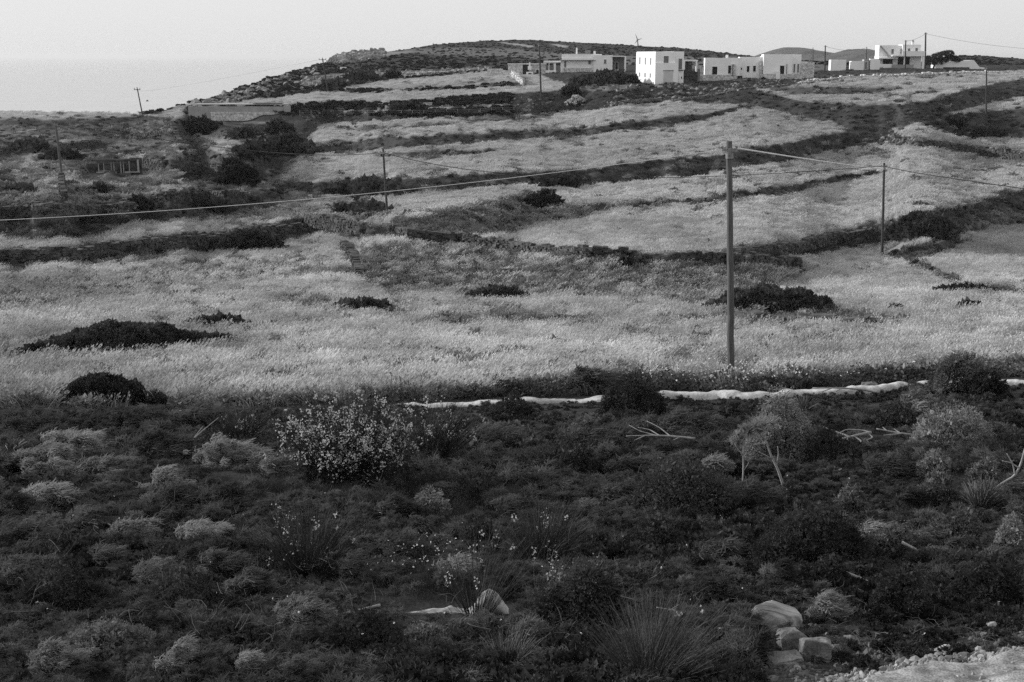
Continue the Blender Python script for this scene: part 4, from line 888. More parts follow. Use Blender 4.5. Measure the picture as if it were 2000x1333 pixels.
block(1592, 1284, 68, 52, 46, 'squarish pitted boulder in front, right of the rounded one', 21, yaw=-.12, taper=.75)
rock(1634, 1270, 36, 34, 'small wedge-shaped rock leaning on the squarish boulder', 'boulder', 5)
rock(1662, 1258, 24, 24, 'little rock right of the wedge-shaped one', 'boulder', 6)
rock(1530, 1300, 110, 36, 'flat dull rock mostly buried below the boulders', 'boulder', 17, .7)
rock(1718, 1312, 32, 34, 'upright pale streaked stone near the gravel edge', 'slab', 9, .6, (.1, .2, .5))
rock(1850, 1282, 56, 30, 'low layered rock beside a dark tuft at the gravel edge', 'slab', 30, .7)
rock(1922, 1276, 36, 18, 'flat oval stone on the rim of the gravel road', 'smoothrock', 31)
rock(1938, 1228, 28, 22, 'blocky pale stone at the right, upper of two', 'smoothrock', 32)
rock(1925, 1250, 24, 18, 'blocky stone at the right, below the paler one', 'boulder', 33)
rock(1460, 1290, 30, 16, 'small flat stone left of the buried rock', 'boulder', 34)
rock(1442, 1326, 34, 30, 'pale stone at the bottom edge under the broom', 'boulder', 35)
rock(1558, 1306, 18, 18, 'small pale stone lying on the buried rock', 'slab', 36)
rock(1738, 1252, 18, 16, 'small pale pointed stone on the dirt right of the boulders', 'slab', 38)
rock(1822, 1010, 22, 12, 'pale flat stone below the grey cushion shrubs at right', 'smoothrock', 39)
rock(1700, 757, 36, 18, 'round stone sitting on the verge behind the kerb wall', 'boulder', 40)
rock(1052, 735, 40, 12, 'low stones lying at the edge of the barley above the kerb wall', 'boulder', 41)
rock(1640, 920, 20, 9, 'thin pale stone under the fallen fennel stalks', 'smoothrock', 42)
# smooth pale rock ledge behind the broom stems
p0 = place(880, 1196); s_ = p0[1] / F
def ledge():
    us = np.linspace(0, 1, 90); pts = np.array([(-105, 3, 2), (-70, 9, 5), (-30, 14, 10), (0, 16, 12), (25, 10, 13), (45, 14, 16), (62, 42, 22), (80, 54, 26), (98, 46, 24), (112, 24, 18), (122, 8, 8)], float)
    x = np.interp(us, np.linspace(0, 1, len(pts)), pts[:, 0]); hh = np.interp(us, np.linspace(0, 1, len(pts)), pts[:, 1]); w_ = np.interp(us, np.linspace(0, 1, len(pts)), pts[:, 2])
    hh = blur(hh[None], 7, 1)[0]; w_ = blur(w_[None], 7, 1)[0]; k_ = 20; a_ = np.linspace(-.25 * np.pi, 1.25 * np.pi, k_)
    V = np.stack([np.repeat(x[:, None], k_, 1), -w_[:, None] * np.cos(a_)[None], hh[:, None] * (.5 + .5 * np.sin(a_))[None] * 1.05 - 2], -1)
    ext = fbm(V[..., 0] * .05, V[..., 1] * .08 + V[..., 2] * .05, 31, 3); V[..., 1] += ext * 5; V[..., 2] += ext * 4 * (V[..., 2] > 2)
    V[..., 2] -= 2.5 * np.exp(-((V[..., 1] + 6) / 2.5) ** 2) * (hh[:, None] > 8)
    ix = np.arange(90 * k_).reshape(90, k_); q = np.stack([ix[:-1, :-1], ix[1:, :-1], ix[1:, 1:], ix[:-1, 1:]], -1).reshape(-1, 4)
    return mesh_np('rock_ledge', V.reshape(-1, 3) * s_, [q], MT['smoothrock'], smooth=True)
tag(link('rock_ledge', ledge(), loc=tuple(p0)), 'smooth pale curving rock half hidden behind thin dark stems', 'rock')
# stone heap by the houses
def heap():
    q0 = place(1124, 203); s2 = q0[1] / F; mb = MB()
    for i in range(260):
        u, v_ = rng.normal(0, .42), rng.normal(0, .42); z = max(0, 1 - u * u * 1.1 - v_ * v_) * 17 * (1 if u > -.2 else .7); d_ = rng.uniform(1.5, 4.5)
        M_ = Matrix.Translation(((u * 26) * s2, (v_ * 14) * s2, z * s2)) @ Matrix.Rotation(rng.uniform(0, 3), 4, 'Z') @ Matrix.Rotation(rng.uniform(-1, 1), 4, 'X'); mb.box(-d_ * s2 / 2, d_ * s2 / 2, -d_ * .4 * s2, d_ * .4 * s2, -d_ * .3 * s2, d_ * .3 * s2, d_ * .35 * s2, M_)
    return tag(mb.build('stone_heap', MT['whitewash'], loc=tuple(q0)), 'heap of loose white stones below the hedge', 'stone heap')
heap()

def pebbles(cname, mat): 
    ms = [hull_rock('pebble', 1, .8, .6, mat, 300 + i, 16, sub=0, rough=.02) for i in range(4)]
    c = bpy.data.collections.new(cname)
    for m_ in ms: COL.objects.unlink(m_); c.objects.link(m_)
    return c
MT['outcrop'] = material('lichened outcrop rock', .07, .24, 1.5, rand=.4, fine=.3)
oc = pebbles('outcrop_shapes', 'outcrop')
def stones(n, x0, x1, tf, bf, smin, smax, label, seed):
    px = rng.uniform(x0, x1, n); f_ = rng.random(n); py = tf(px) * (1 - f_) + bf(px) * f_; q = place(px, py)
    scatter('rocks', q, oc, 4, rng.uniform(smin, smax, n) * rng.choice([1, 1, 1, 2], n), label, 'rocks', tilt=.5, seed=seed)
stones(900, 652, 748, lambda x: np.interp(x, [652, 690, 748], [111, 103, 101]), lambda x: np.interp(x, [652, 690, 748], [124, 124, 114]), .5, 1.6, 'broken grey rocks of the outcrop on the headland', 71)
stones(500, 590, 960, lambda x: np.interp(x, [590, 700, 960], [156, 143, 132]), lambda x: np.interp(x, [590, 700, 960], [174, 158, 140]), .25, .8, 'loose stones on the rocky strip above the upper field', 72)
stones(260, 380, 620, lambda x: skyline(x) + 4, lambda x: skyline(x) + 26, .3, .9, 'grey stones among the scrub at the left end of the headland', 73)
stones(700, 1180, 1990, lambda x: np.interp(x, [1180, 1400, 1560, 1990], [170, 160, 152, 140]), lambda x: np.interp(x, [1180, 1400, 1560, 1990], [212, 186, 166, 146]), .12, .4, 'stones strewn over the rough ground below the white houses', 74)
stones(500, 1720, 2050, lambda x: np.interp(x, [1720, 2050], [262, 306]), lambda x: np.interp(x, [1720, 2050], [278, 322]), .12, .3, 'stones fallen from the terrace wall at the right edge', 75)
stones(260, 560, 1080, lambda x: np.interp(x, [560, 1080], [206, 188]), lambda x: np.interp(x, [560, 1080], [232, 224]), .15, .4, 'stones inside the fenced plot', 76)
# ------------------------------------------------------------------ gravel road at the lower right
xs = np.arange(1500, 2700, 8.0); edge_x = xs; edge = 1341 - 64 * sstep(1580, 1760, xs) * .45 - np.clip(xs - 1700, 0, None) * .125 + 5 * fbm(xs * .03, xs * 0, 6)
rows = []
for f_ in np.linspace(0, 1, 60):
    py = edge + (1500 - edge) * f_ + 2; q = place(xs, py); q[:, 2] += .03 + .06 * fbm(q[:, 0] * 5, q[:, 1] * 5, 12) + (.05 * sstep(0, .08, f_)) - (.12 if f_ == 0 else 0); rows.append(q)
V = np.array(rows); a_, b_ = V.shape[:2]; ix = np.arange(a_ * b_).reshape(a_, b_); q = np.stack([ix[:-1, :-1], ix[1:, :-1], ix[1:, 1:], ix[:-1, 1:]], -1).reshape(-1, 4)
MT['gravel'] = material('pale crushed gravel', .10, .34, 5.0, bump=.03, fine=.6, low=.2)
tag(link('gravel_road', mesh_np('gravel_road', V.reshape(-1, 3), [q], MT['gravel'], smooth=True)), kind='structure')
MT['pebble'] = material('grey pebbles', .035, .13, 3.0, rand=.5, fine=.2); MT['pebble_pale'] = material('pale road stones', .10, .32, 3.0, rand=.3, fine=.2)
pc = pebbles('pebble_shapes', 'pebble'); pc2 = pebbles('road_stone_shapes', 'pebble_pale')
n = 9000; px = rng.uniform(1400, 2300, n); py = rng.uniform(1205, 1360, n); ok = rng.random(n) < sstep(1215, 1275, py) * sstep(1400, 1600, px) + .05; q = place(px[ok], py[ok])
scatter('gravel', q, pc, 4, rng.uniform(.004, .016, len(q)) * rng.choice([1, 1, 1, 1, 2, 3], len(q)), 'loose dark pebbles on the bare ground beside the gravel road', 'gravel', tilt=1, seed=51)
ex = rng.uniform(1590, 2600, 5200); ey = np.interp(ex, xs, edge) - 6 + np.abs(rng.normal(0, 34, 5200)); q = place(ex, ey); q[:, 2] += .05
scatter('gravel', q, pc2, 4, rng.uniform(.003, .017, len(q)) * rng.choice([1, 1, 1, 1, 2, 3], len(q)), 'pale stones heaped along the rim of the gravel road', 'gravel', tilt=1, seed=52)

# ------------------------------------------------------------------ foreground plants
KEEPF = []
def hgf(py): return float(np.interp(py, [780, 900, 1100, 1333], [9, 12, 16, 20]))
def plant_root(name, px, py, label, cat_='shrub', group=None, rpx=0):
    q = place(px, py)
    if rpx: KEEPF.append((q[0], q[1], rpx * q[1] / F * .85, rpx * q[1] / F * .8))
    return tag(link(name, None, loc=tuple(q)), label, cat_, group)
def spx(px, py): return float(place(px, py)[1]) / F
def cushion(px, py, wpx, hpx, label, dark=False, n_mul=1.0, leaf=4.6, lobes=8, name='cushion_shrub', mat=None, aspect=.35, seed=None, lobe_r=(.22, .5)):
    hg = hgf(py); s_ = spx(px, py); r_ = wpx * s_ / 2 * 1.08; h_ = (hpx * 1.05 + hg) * s_; seed = seed or int(px * 7 + py); root = plant_root(name, px, py - hpx * .12 + hg * .7, label, rpx=wpx / 2)
    n = int(np.clip(wpx * (hpx + hg) / 7 * 3.2 * n_mul, 2500, 26000)); mat = mat or ('cushion_dark' if dark else 'cushion')
    link('foliage', foliage_mesh('foliage', MT[mat], n, r_, r_ * .85, h_, lobes, seed, leaf * s_, aspect, .7, .25, lobe_r), root)
    V, f = twigs(90, r_ * .9, r_ * .8, h_ * .9, seed, 1.0 * s_); link('branches', mesh_np('branches', V, [f], MT['stem']), root); return root
def fennel(px, py, wpx, hpx, label, dark=False, dens_=1.0, name='fennel_clump', seed=None):
    hg = hgf(py); s_ = spx(px, py); r_ = wpx * s_ / 2 * random.uniform(1.1, 1.5); h_ = (hpx * random.uniform(.75, 1.05) + hg) * s_; seed = seed or int(px * 5 + py); root = plant_root(name, px, py - hpx * .1 + hg * .7, label, 'plant', rpx=wpx / 2)
    puffs = int(np.clip(wpx * hpx / 70 * dens_, 30, 190))
    link('foliage', plume_mesh('foliage', MT['plume_dark' if dark else 'plume'], r_, r_ * .8, h_, puffs, 70, seed, 15 * s_, 1.7 * s_), root)
    V, f = twigs(50, r_ * .7, r_ * .6, h_ * .9, seed, 1.3 * s_); link('stems', mesh_np('stems', V, [f], MT['stem']), root); return root
def broom(px, py, wpx, hpx, label, stems=420, flowers=0, lean=(.08, 0), name='broom_shrub', fsize=3.2, t0=.5, seed=None, width=.95, mat='stem'):
    s_ = spx(px, py); seed = seed or int(px * 3 + py * 2); hg = hgf(py); root = plant_root(name, px, py + hg * .6, label, rpx=wpx * .3); hpx += hg * .6
    pth, r = broom_paths(stems, wpx * s_ / 2, hpx * s_ * 1.02, seed, lean); V, f = ribbons(pth, width * s_, r, .5); link('stems', mesh_np('stems', V, [f], MT[mat]), root)
    if flowers: link('flowers', flower_mesh(pth, r, flowers, fsize * s_, t0), root)
    return root
# the big flowering broom
b_ = broom(690, 950, 310, 192, 'large broom shrub covered in white flowers, biggest plant of the foreground', 1500, 680, (0, 0), fsize=5.0, t0=.35)
s_ = spx(690, 950); link('foliage', foliage_mesh('foliage', MT['bush'], 9000, 130 * s_, 90 * s_, 150 * s_, 9, 77, 5 * s_, .35, .8, .5), b_)
broom(845, 905, 150, 120, 'dark flowering broom leaning right beside the large white-flowered one', 700, 46, (.3, 0), fsize=4.5)
broom(605, 1110, 230, 150, 'dark broom with a few white blossoms left of centre', 900, 26, (.02, 0), fsize=5.5)
broom(930, 1195, 250, 190, 'wide fan of thin stems in front of the pale curving rock', 190, 9, (.05, 0), fsize=6)
broom(1060, 1090, 200, 130, 'dark broom with white blossoms near the centre', 800, 12, (.1, 0), fsize=5.5)
broom(1060, 1195, 130, 140, 'tall sparse broom with blossoms at its tips, behind the dark leafy shrub', 130, 14, (.25, 0), fsize=6, t0=.85, mat='twig')
broom(1270, 1320, 330, 170, 'big spiky broom fanning out at the bottom centre', 1000, 3, (.15, 0), fsize=6, t0=.7, mat='drystem')
broom(990, 1300, 150, 90, 'tangle of bare stems at the bottom beneath the pale rock', 260, 0, (.1, 0), mat='twig')
broom(740, 960, 90, 90, 'upright grassy broom in front of the large flowering one', 320, 0, (.15, 0))
broom(470, 860, 150, 70, 'dark reedy clump left of the large flowering broom', 620, 30, (.05, 0), fsize=2.6)
broom(1570, 796, 70, 22, 'pale wiry tuft beside the kerb wall', 200, 0, (.1, 0), mat='twig')
# round cushion shrubs
cushion(1238, 814, 122, 64, 'round dark cushion shrub covering a piece of the kerb wall', True, n_mul=1.6, lobes=4, lobe_r=(.5, .62))
cushion(1522, 905, 128, 112, 'large round grey shrub behind the two fennel stalks', n_mul=1.9, leaf=4.0, lobes=4, mat='cushion_pale', lobe_r=(.5, .62))
cushion(1350, 836, 150, 44, 'low spreading dark shrub right of the round shrub on the kerb wall', True)
cushion(1872, 775, 105, 68, 'tall rounded grey shrub overtopping the kerb wall at the right', n_mul=1.5, lobes=5, lobe_r=(.45, .6))
cushion(1925, 775, 60, 44, 'dull shrub leaning on the grey one over the kerb wall', True)
cushion(1860, 885, 200, 66, 'wide double-humped grey cushion shrub at the right', n_mul=1.4, lobes=5, mat='cushion_pale', lobe_r=(.4, .55))
cushion(1830, 930, 84, 34, 'small soft shrub at the foot of the double-humped cushion')
cushion(1832, 985, 88, 60, 'round wiry grey cushion below the double-humped one')
cushion(1925, 950, 64, 44, 'pale flowering tuft at the right, upper one')
broom(1915, 990, 76, 66, 'pale upright woolly tuft near the right edge', 420, 0, (.05, 0), mat='twig', width=2)
cushion(1662, 1000, 70, 50, 'soft grey shrublet standing on the dark open patch')
cushion(1610, 900, 110, 60, 'dark shrub right of the large round grey shrub', True)
cushion(1750, 842, 110, 52, 'dark shrub under the kerb wall left of the tall grey one', True)
cushion(1750, 1075, 90, 50, 'grey shrublet at the right below the open patch')
cushion(1880, 1060, 110, 60, 'bristly dull shrub at the right edge of the slope')
cushion(1975, 1085, 70, 60, 'pale leafy bush cut by the right edge', mat='plume', leaf=5, aspect=.5)
cushion(1590, 1100, 260, 110, 'broad dark mound of shrub around the pale feathery bush', True, lobes=9)
cushion(1330, 1000, 230, 90, 'broad dull mound of shrub in the centre right', False, lobes=8, mat='leaf')
cushion(1280, 1070, 150, 60, 'heathery dark cushion with dense tiny leaves', True)
cushion(1110, 930, 150, 70, 'dark rounded shrub right of the leaning broom', True, lobes=7)
cushion(930, 980, 120, 50, 'dark low shrub between the brooms', True)
cushion(840, 1000, 80, 40, 'pale fine-leaved cushion in front of the large broom')
cushion(930, 1060, 90, 60, 'small-leaved dark shrub in the centre', True, mat='leaf', leaf=4)
cushion(1150, 1250, 190, 140, 'dark leafy shrub with tiny broad leaves at the bottom centre', True, mat='leaf', leaf=7, aspect=.45, lobes=8, name='leafy_shrub')
cushion(1000, 812, 90, 30, 'dark low shrub just under the kerb wall in the centre', True)
cushion(1760, 1200, 160, 80, 'dark twiggy shrub right of the boulders', True, lobes=7)
cushion(1940, 1180, 160, 90, 'dark shrub mass at the lower right edge', True, lobes=7)
cushion(1620, 1130, 90, 50, 'dark shrublet behind the boulders', True)
cushion(360, 1190, 170, 80, 'dull dense cushion shrub left of the pale feathery mound', lobes=7, mat='leaf')
cushion(120, 1200, 200, 90, 'dark cushion shrub near the lower left corner', True, lobes=7)
cushion(210, 1300, 190, 60, 'wiry grey cushion at the bottom left', lobes=6)
cushion(450, 1280, 180, 60, 'low dull shrub at the bottom left of centre', lobes=6, mat='leaf')
cushion(700, 1290, 200, 70, 'low dark shrub at the bottom, right of the pale feathery mound', True, lobes=7)
cushion(830, 1268, 170, 30, 'low grey cushion right in front of the pale rock', lobes=6)
cushion(870, 1320, 170, 60, 'dark cushion at the bottom edge left of centre', True, lobes=6)
# feathery fennel clumps
fennel(575, 1225, 125, 72, 'pale feathery mound of fennel, brightest plant of the lower left')
fennel(1615, 1080, 110, 80, 'pale feathery bush rising out of the dark mound')
fennel(1610, 1215, 66, 56, 'small pale feathery plant beside the ridged boulder')
fennel(1518, 1150, 44, 44, 'narrow feathery plant above the ridged boulder', True)
fennel(1140, 765, 90, 52, 'dark feathery shrub above the kerb wall in the centre', True)
fennel(130, 890, 120, 56, 'pale windswept fennel plume on the upper left scrub')
fennel(75, 930, 130, 52, 'grey fennel clump at the left edge')
fennel(90, 985, 110, 50, 'grey fennel clump just below another at the left edge')
fennel(60, 850, 130, 50, 'dark fennel clump beneath the kerb wall at the left edge', True)
fennel(220, 850, 140, 60, 'dark windswept fennel beneath the kerb wall', True)
fennel(300, 900, 130, 60, 'dark fennel clump in the upper left scrub', True)
fennel(370, 840, 110, 40, 'dull fennel plume left of the reedy clump', True)
fennel(430, 915, 150, 44, 'streaming pale fennel left of the large broom')
fennel(330, 990, 110, 42, 'dull fennel clump in the middle of the left scrub', True)
fennel(250, 1050, 110, 44, 'pale fennel plume in the left scrub above the dark cushion')
fennel(440, 1000, 130, 50, 'dull fennel tuft left of the dark broom', True)
fennel(380, 1060, 110, 40, 'grey fennel tuft left of the few-flowered broom')
fennel(480, 1170, 80, 66, 'dull upright fennel left of the brightest mound', True)
fennel(690, 1130, 80, 56, 'grey fennel sprig right of the few-flowered broom', True)
fennel(760, 1085, 90, 50, 'dull fennel tuft between the two middle brooms', True)
fennel(350, 1325, 90, 50, 'pale fennel tuft at the bottom edge')
fennel(480, 1330, 70, 44, 'second pale fennel tuft along the bottom edge, nearer the centre')
fennel(1780, 806, 80, 34, 'pale fennel plume draped over the kerb wall')
fennel(30, 1060, 120, 50, 'dull fennel at the left edge lower down', True)
fennel(1320, 850, 120, 50, 'dark feathery clump right under the round shrub', True)
fennel(1200, 990, 120, 50, 'dull feathery clump in the centre', True)
fennel(1460, 985, 110, 40, 'dull feathery clump at the foot of the two stalks', True)

# further feathery clumps woven through the slope
fennel(180, 935, 110, 44, 'pale wide fennel clump right of the windswept plume at upper left', False, .8)
fennel(20, 1000, 90, 40, 'dull loose fennel clump in front of the windswept plume at upper left', True, .8)
fennel(300, 955, 90, 34, 'pale loose fennel clump left of the reedy clump', False, .8)
fennel(400, 965, 80, 30, 'dull small fennel clump in front of the reedy clump', True, .8)
fennel(160, 1030, 100, 36, 'dull loose fennel clump beyond the dark cushion near the lower left corner', True, .8)
fennel(520, 935, 80, 34, 'pale small fennel clump in front of the reedy clump', False, .8)
fennel(60, 1130, 110, 44, 'dull wide fennel clump left of the dark cushion near the lower left corner', True, .8)
fennel(300, 1125, 110, 46, 'pale wide fennel clump left of the dull dense cushion', False, .8)
fennel(200, 1110, 90, 38, 'dull loose fennel clump right of the dark cushion near the lower left corner', True, .8)
fennel(430, 1110, 90, 40, 'dull loose fennel clump right of the dull dense cushion', True, .8)
fennel(560, 1010, 70, 34, 'dull small fennel clump left of the few-flowered dark broom', True, .8)
fennel(760, 1010, 80, 34, 'dull small fennel clump right of the few-flowered dark broom', True, .8)
fennel(1230, 930, 110, 44, 'dull wide fennel clump in front of the round shrub on the kerb wall', True, .8)
fennel(1130, 870, 110, 44, 'dull wide fennel clump nearer the camera than its twin below the round kerb shrub', True, .8)
fennel(950, 880, 90, 40, 'dull loose fennel clump right of the large white-flowered broom', True, .8)
fennel(1400, 930, 80, 34, 'pale small fennel clump left of the two fennel stalks', False, .8)
fennel(1720, 930, 90, 36, 'dull loose fennel clump left of the double-humped cushion', True, .8)
fennel(1760, 985, 80, 34, 'dull small fennel clump right of the pale feathery bush in the dark mound', True, .8)
fennel(1700, 1060, 80, 38, 'pale small fennel clump right of the pale feathery bush in the dark mound', False, .8)
fennel(1840, 1120, 100, 44, 'dull loose fennel clump right of the pale feathery bush in the dark mound', True, .8)
fennel(600, 1290, 110, 50, 'dull wide fennel clump in front of the brightest fennel mound', True, .8)
fennel(100, 1330, 120, 50, 'pale wide fennel clump left of the wiry cushion at the bottom left', False, .8)
fennel(270, 1240, 110, 44, 'dull wide fennel clump beyond the wiry cushion at the bottom left', True, .8)
fennel(560, 1340, 120, 46, 'dull wide fennel clump cut by the bottom edge under the brightest fennel mound', True, .8)
fennel(1020, 1010, 90, 40, 'dull loose fennel clump beyond the wide fan of thin stems', True, .8)
fennel(1400, 1090, 110, 46, 'dull wide fennel clump beyond the ridged boulder', True, .8)
fennel(1380, 1180, 100, 50, 'dull loose fennel clump left of the ridged boulder', True, .8)
fennel(880, 1130, 70, 34, 'pale small fennel clump left of the wide fan of thin stems', False, .8)

# fennel stalks (small bare trees with umbels)
def stalk_tree(px, py, nodes, label, r0=2.2, umb=(), name='giant_fennel', puff=26):
    """nodes: list of polylines in pixels relative to the base (dx, dy up, depth)"""
    s_ = spx(px, py); root = plant_root(name, px, py, label, 'plant')
    for i, pl in enumerate(nodes):
        A = np.array([(a_, c_, b_) for a_, b_, c_ in pl], float) * s_; t_ = np.linspace(0, 1, 12); k_ = np.linspace(0, 1, len(A)); C_ = np.stack([np.interp(t_, k_, A[:, j]) for j in range(3)], -1)
        C_[1:-1] = (C_[:-2] + C_[1:-1] * 2 + C_[2:]) / 4; mb = MB(); rr = (r0 if i == 0 else r0 * .5) * s_; mb.tube(C_, np.linspace(rr, rr * .45, 12), 7); mb.build('stalk' if i == 0 else 'branch', MT['bark'], root, smooth=True)
    for (x, z, y, sz) in umb:
        r = np.random.default_rng(int(x * 7 + z) + 3000); n = 130; dd = unit(r.normal(size=(n, 3)) + [0, 0, .5]); st_ = np.array([x, y, z]) * s_ + r.normal(size=(n, 3)) * 1.5 * s_; k3 = np.linspace(0, 1, 3)[None, :, None]
        V, f = ribbons(st_[:, None] + dd[:, None] * (sz * s_ * r.uniform(.5, 1, n))[:, None, None] * k3, .8 * s_, r, .6); link('umbel', mesh_np('umbel', V, [f], MT['plume']), root)
    return root
stalk_tree(1450, 962, [[(0, 0, 0), (0, 50, 0), (-2, 95, 0), (-2, 130, 0)], [(-2, 75, 0), (-14, 90, 0), (-24, 104, 0)], [(0, 42, 0), (7, 52, 0), (12, 62, 0)], [(-2, 85, 0), (6, 104, 0), (8, 120, 0)]], 'thin straight fennel stalk, left of the two bare stalks', 2.0, [(-24, 106, 0, 14), (-2, 132, 0, 17), (10, 122, 0, 16), (-14, 118, 3, 13), (12, 64, 0, 5)])
stalk_tree(1532, 962, [[(0, 0, 0), (-16, 45, 0), (-30, 70, 0), (-42, 102, 0), (-46, 116, 0)], [(-30, 66, 0), (-44, 74, 0), (-56, 80, 0)], [(-18, 52, 0), (-16, 75, 0), (-18, 92, 0)], [(-45, 108, 0), (-56, 118, 0), (-66, 128, 0)], [(-42, 104, 0), (-34, 118, 0), (-32, 132, 0)], [(-42, 98, 0), (-56, 98, 0)]], 'leaning forked fennel stalk, right of the two bare stalks', 3.0, [(-66, 134, 0, 28), (-48, 138, -2, 30), (-32, 140, 0, 26), (-76, 122, 4, 22), (-56, 124, 0, 24)])
stalk_tree(1936, 972, [[(-60, -6, -20), (-5, 14, -10), (24, 34, 0), (46, 44, 0), (56, 75, 0), (60, 104, 0)], [(46, 44, 0), (38, 72, 0), (24, 94, 0)], [(52, 62, 0), (34, 74, 0), (16, 78, 0)], [(24, 34, 0), (60, 28, 0), (82, 40, 0)]], 'bare forked branch reaching up at the right edge', 3.6, [])
# fallen stalks and dead branches
def branch(px, py, polys, label, r0=2.2, name='dead_branch', mat='bark', lift=22):
    s_ = spx(px, py); root = plant_root(name, px, py, label, 'branch')
    for i, pl in enumerate(polys):
        A = np.array([(a_, -b_ * 0.55, lift + b_ * .5 + (c_ if len(q_) > 2 else 0)) for q_ in pl for (a_, b_, c_) in [tuple(q_) + (0,) * (3 - len(q_))]], float) * s_
        A[:, 1] = -A[:, 1] * 0 + np.array([q_[1] for q_ in pl]) * s_ * 1.2
        t_ = np.linspace(0, 1, 14); k_ = np.linspace(0, 1, len(A)); C_ = np.stack([np.interp(t_, k_, A[:, j]) for j in range(3)], -1); C_[1:-1] = (C_[:-2] + C_[1:-1] * 2 + C_[2:]) / 4
        mb = MB(); rr = (r0 * 1.35 if i == 0 else r0 * .7) * s_; mb.tube(C_, np.linspace(rr, rr * .4, 14), 7); mb.build('limb' if i == 0 else 'twig', MT[mat], root, smooth=True)
    return root
branch(1655, 890, [[(48, 6), (20, 0), (-10, -8), (-40, -14)], [(48, 6), (30, 12), (0, 14), (-20, 4)], [(-6, -6), (-4, -20), (-8, -32)], [(0, -4), (-30, 12), (-46, 20)], [(10, -4), (22, -14), (18, -22), (8, -18)], [(40, 4), (48, -6), (30, -14)]], 'tangled fallen fennel stalk curling at its left end', 2.6, lift=46)
branch(1760, 885, [[(56, -6), (20, -6), (-20, 2), (-50, 10)], [(0, -2), (-40, -6)], [(-6, 0), (-14, 10)], [(-30, 4), (-36, 14)]], 'long straight fallen stalk at the right, below the double-humped cushion', 2.4, lift=46)
branch(1645, 782, [[(72, -8), (40, 0), (0, 4), (-60, 4)], [(0, 4), (-20, -8)], [(-20, 4), (-44, -6)]], 'pale fallen stick just in front of the kerb wall', 2.0)
branch(1280, 885, [[(80, -4), (30, 2), (-10, 4), (-60, 2)], [(0, 4), (-30, 14), (-52, 30)], [(10, 2), (-10, 18), (-34, 24)], [(-20, 4), (-44, -8)], [(30, 2), (10, 24), (-14, 40)], [(50, 0), (30, -10)]], 'forked dry branch lying left of the fennel stalks', 2.0, lift=36)
branch(1690, 1135, [[(-50, 20), (-10, 2), (10, -8)]], 'bare dead stick on the dirt above the boulders', 3.0)
branch(1795, 1100, [[(-30, 22), (-6, 6), (6, -22)], [(0, -14), (14, -8)]], 'curved dead branch on the right slope', 2.6)
branch(690, 1212, [[(56, 14), (0, 0), (-46, -10)], [(0, 0), (-20, 6)]], 'dry forked stick right of the brightest fennel mound', 2.6)
branch(1070, 1270, [[(-40, 12), (0, 0), (60, -4)], [(0, 0), (20, 14)]], 'thin bleached stick in front of the leafy shrub', 1.6)
branch(1310, 1225, [[(-30, 10), (10, 4), (40, -20)], [(0, 6), (20, 18)]], 'thin bent stick left of the ridged boulder', 1.4)
branch(20, 905, [[(-10, -20), (-2, 10), (14, 40)], [(-2, 6), (-18, 24)], [(2, 16), (22, 34)]], 'dry forked twig sticking up at the left edge', 2.0, lift=10)
branch(375, 880, [[(-20, -30), (10, 20), (40, 60)], [(0, 4), (14, 40)]], 'long thin dry stalk leaning over the left scrub', 1.2, lift=14)

# uncounted ground cover of the scrub slope
under = protos('undergrowth_clumps', [foliage_mesh('herb', MT['weed'], 620, .5, .5, .42, 5, 400 + i, .075, .45) for i in range(4)]
  + [foliage_mesh('herb_fine', MT['cushion_dark'], 800, .5, .5, .4, 5, 410 + i, .055, .35) for i in range(2)]
  + [plume_mesh('herb_feather', MT['plume_dark'], .5, .45, .5, 30, 34, 420 + i, .15, .02) for i in range(3)]
  + [grass_tuft('herb_grass', MT['drygrass'], 110, .45, .5, 430 + i, .008, .1, ears=False) for i in range(2)])
n = 14800; px = rng.uniform(-450, 2650, n); py = 770 + (1420 - 770) * rng.random(n) ** 1.0
wl = np.interp(px, WALLY[:, 0], WALLY[:, 1]); g = sstep(1195, 1240, py) * sstep(1430, 1520, px); opn = (((px - 1640) / 210) ** 2 + ((py - 960) / 45) ** 2 < 1)
ok = ~((px > 1560) & (py > np.interp(px, edge_x, edge) - 6)) & (py > wl + np.where(px < 850, 3, 17 - 10 * (fbm(px * .012, px * 0, 66, 3) > .18))) & (rng.random(n) > g * .97) & ~(opn & (rng.random(n) < .35)) & ~((np.abs(px - 895) < 115) & (py > 1172) & (py < 1232)) & ~((np.abs(px - 1560) < 90) & (py > 1190))
px, py = px[ok], py[ok]; q = place(px, py)
for (a_, b_, c_, d_) in KEEPF:
    kx = ((q[:, 0] - a_) / c_) ** 2 + ((q[:, 1] - b_) / d_) ** 2 > 1; q = q[kx]; px = px[kx]; py = py[kx]
dw = py - np.interp(px, WALLY[:, 0], WALLY[:, 1]); pat = fbm(q[:, 0] / 2.2, q[:, 1] / 3, 81)
sc = rng.uniform(.25, .68, len(q)) * np.clip(q[:, 1] / 22, .55, 1.1) * (.3 + .7 * np.where(px < 800, sstep(-20, 40, dw), sstep(14, 75, dw))) * (1 + .5 * pat) * np.where(((px - 1640) / 210) ** 2 + ((py - 960) / 45) ** 2 < 1, .5, 1)
scatter('undergrowth', q, under, 11, sc, 'tangled dark herbs and low scrub covering the slope in front of the kerb wall', 'undergrowth', seed=61, pick=(np.clip((fbm(q[:, 0] / 3 + 50, q[:, 1] / 4, 83) + .55) / 1.1 * 11 + rng.normal(0, 1.6, len(q)), 0, 10.9)).astype(np.int32))
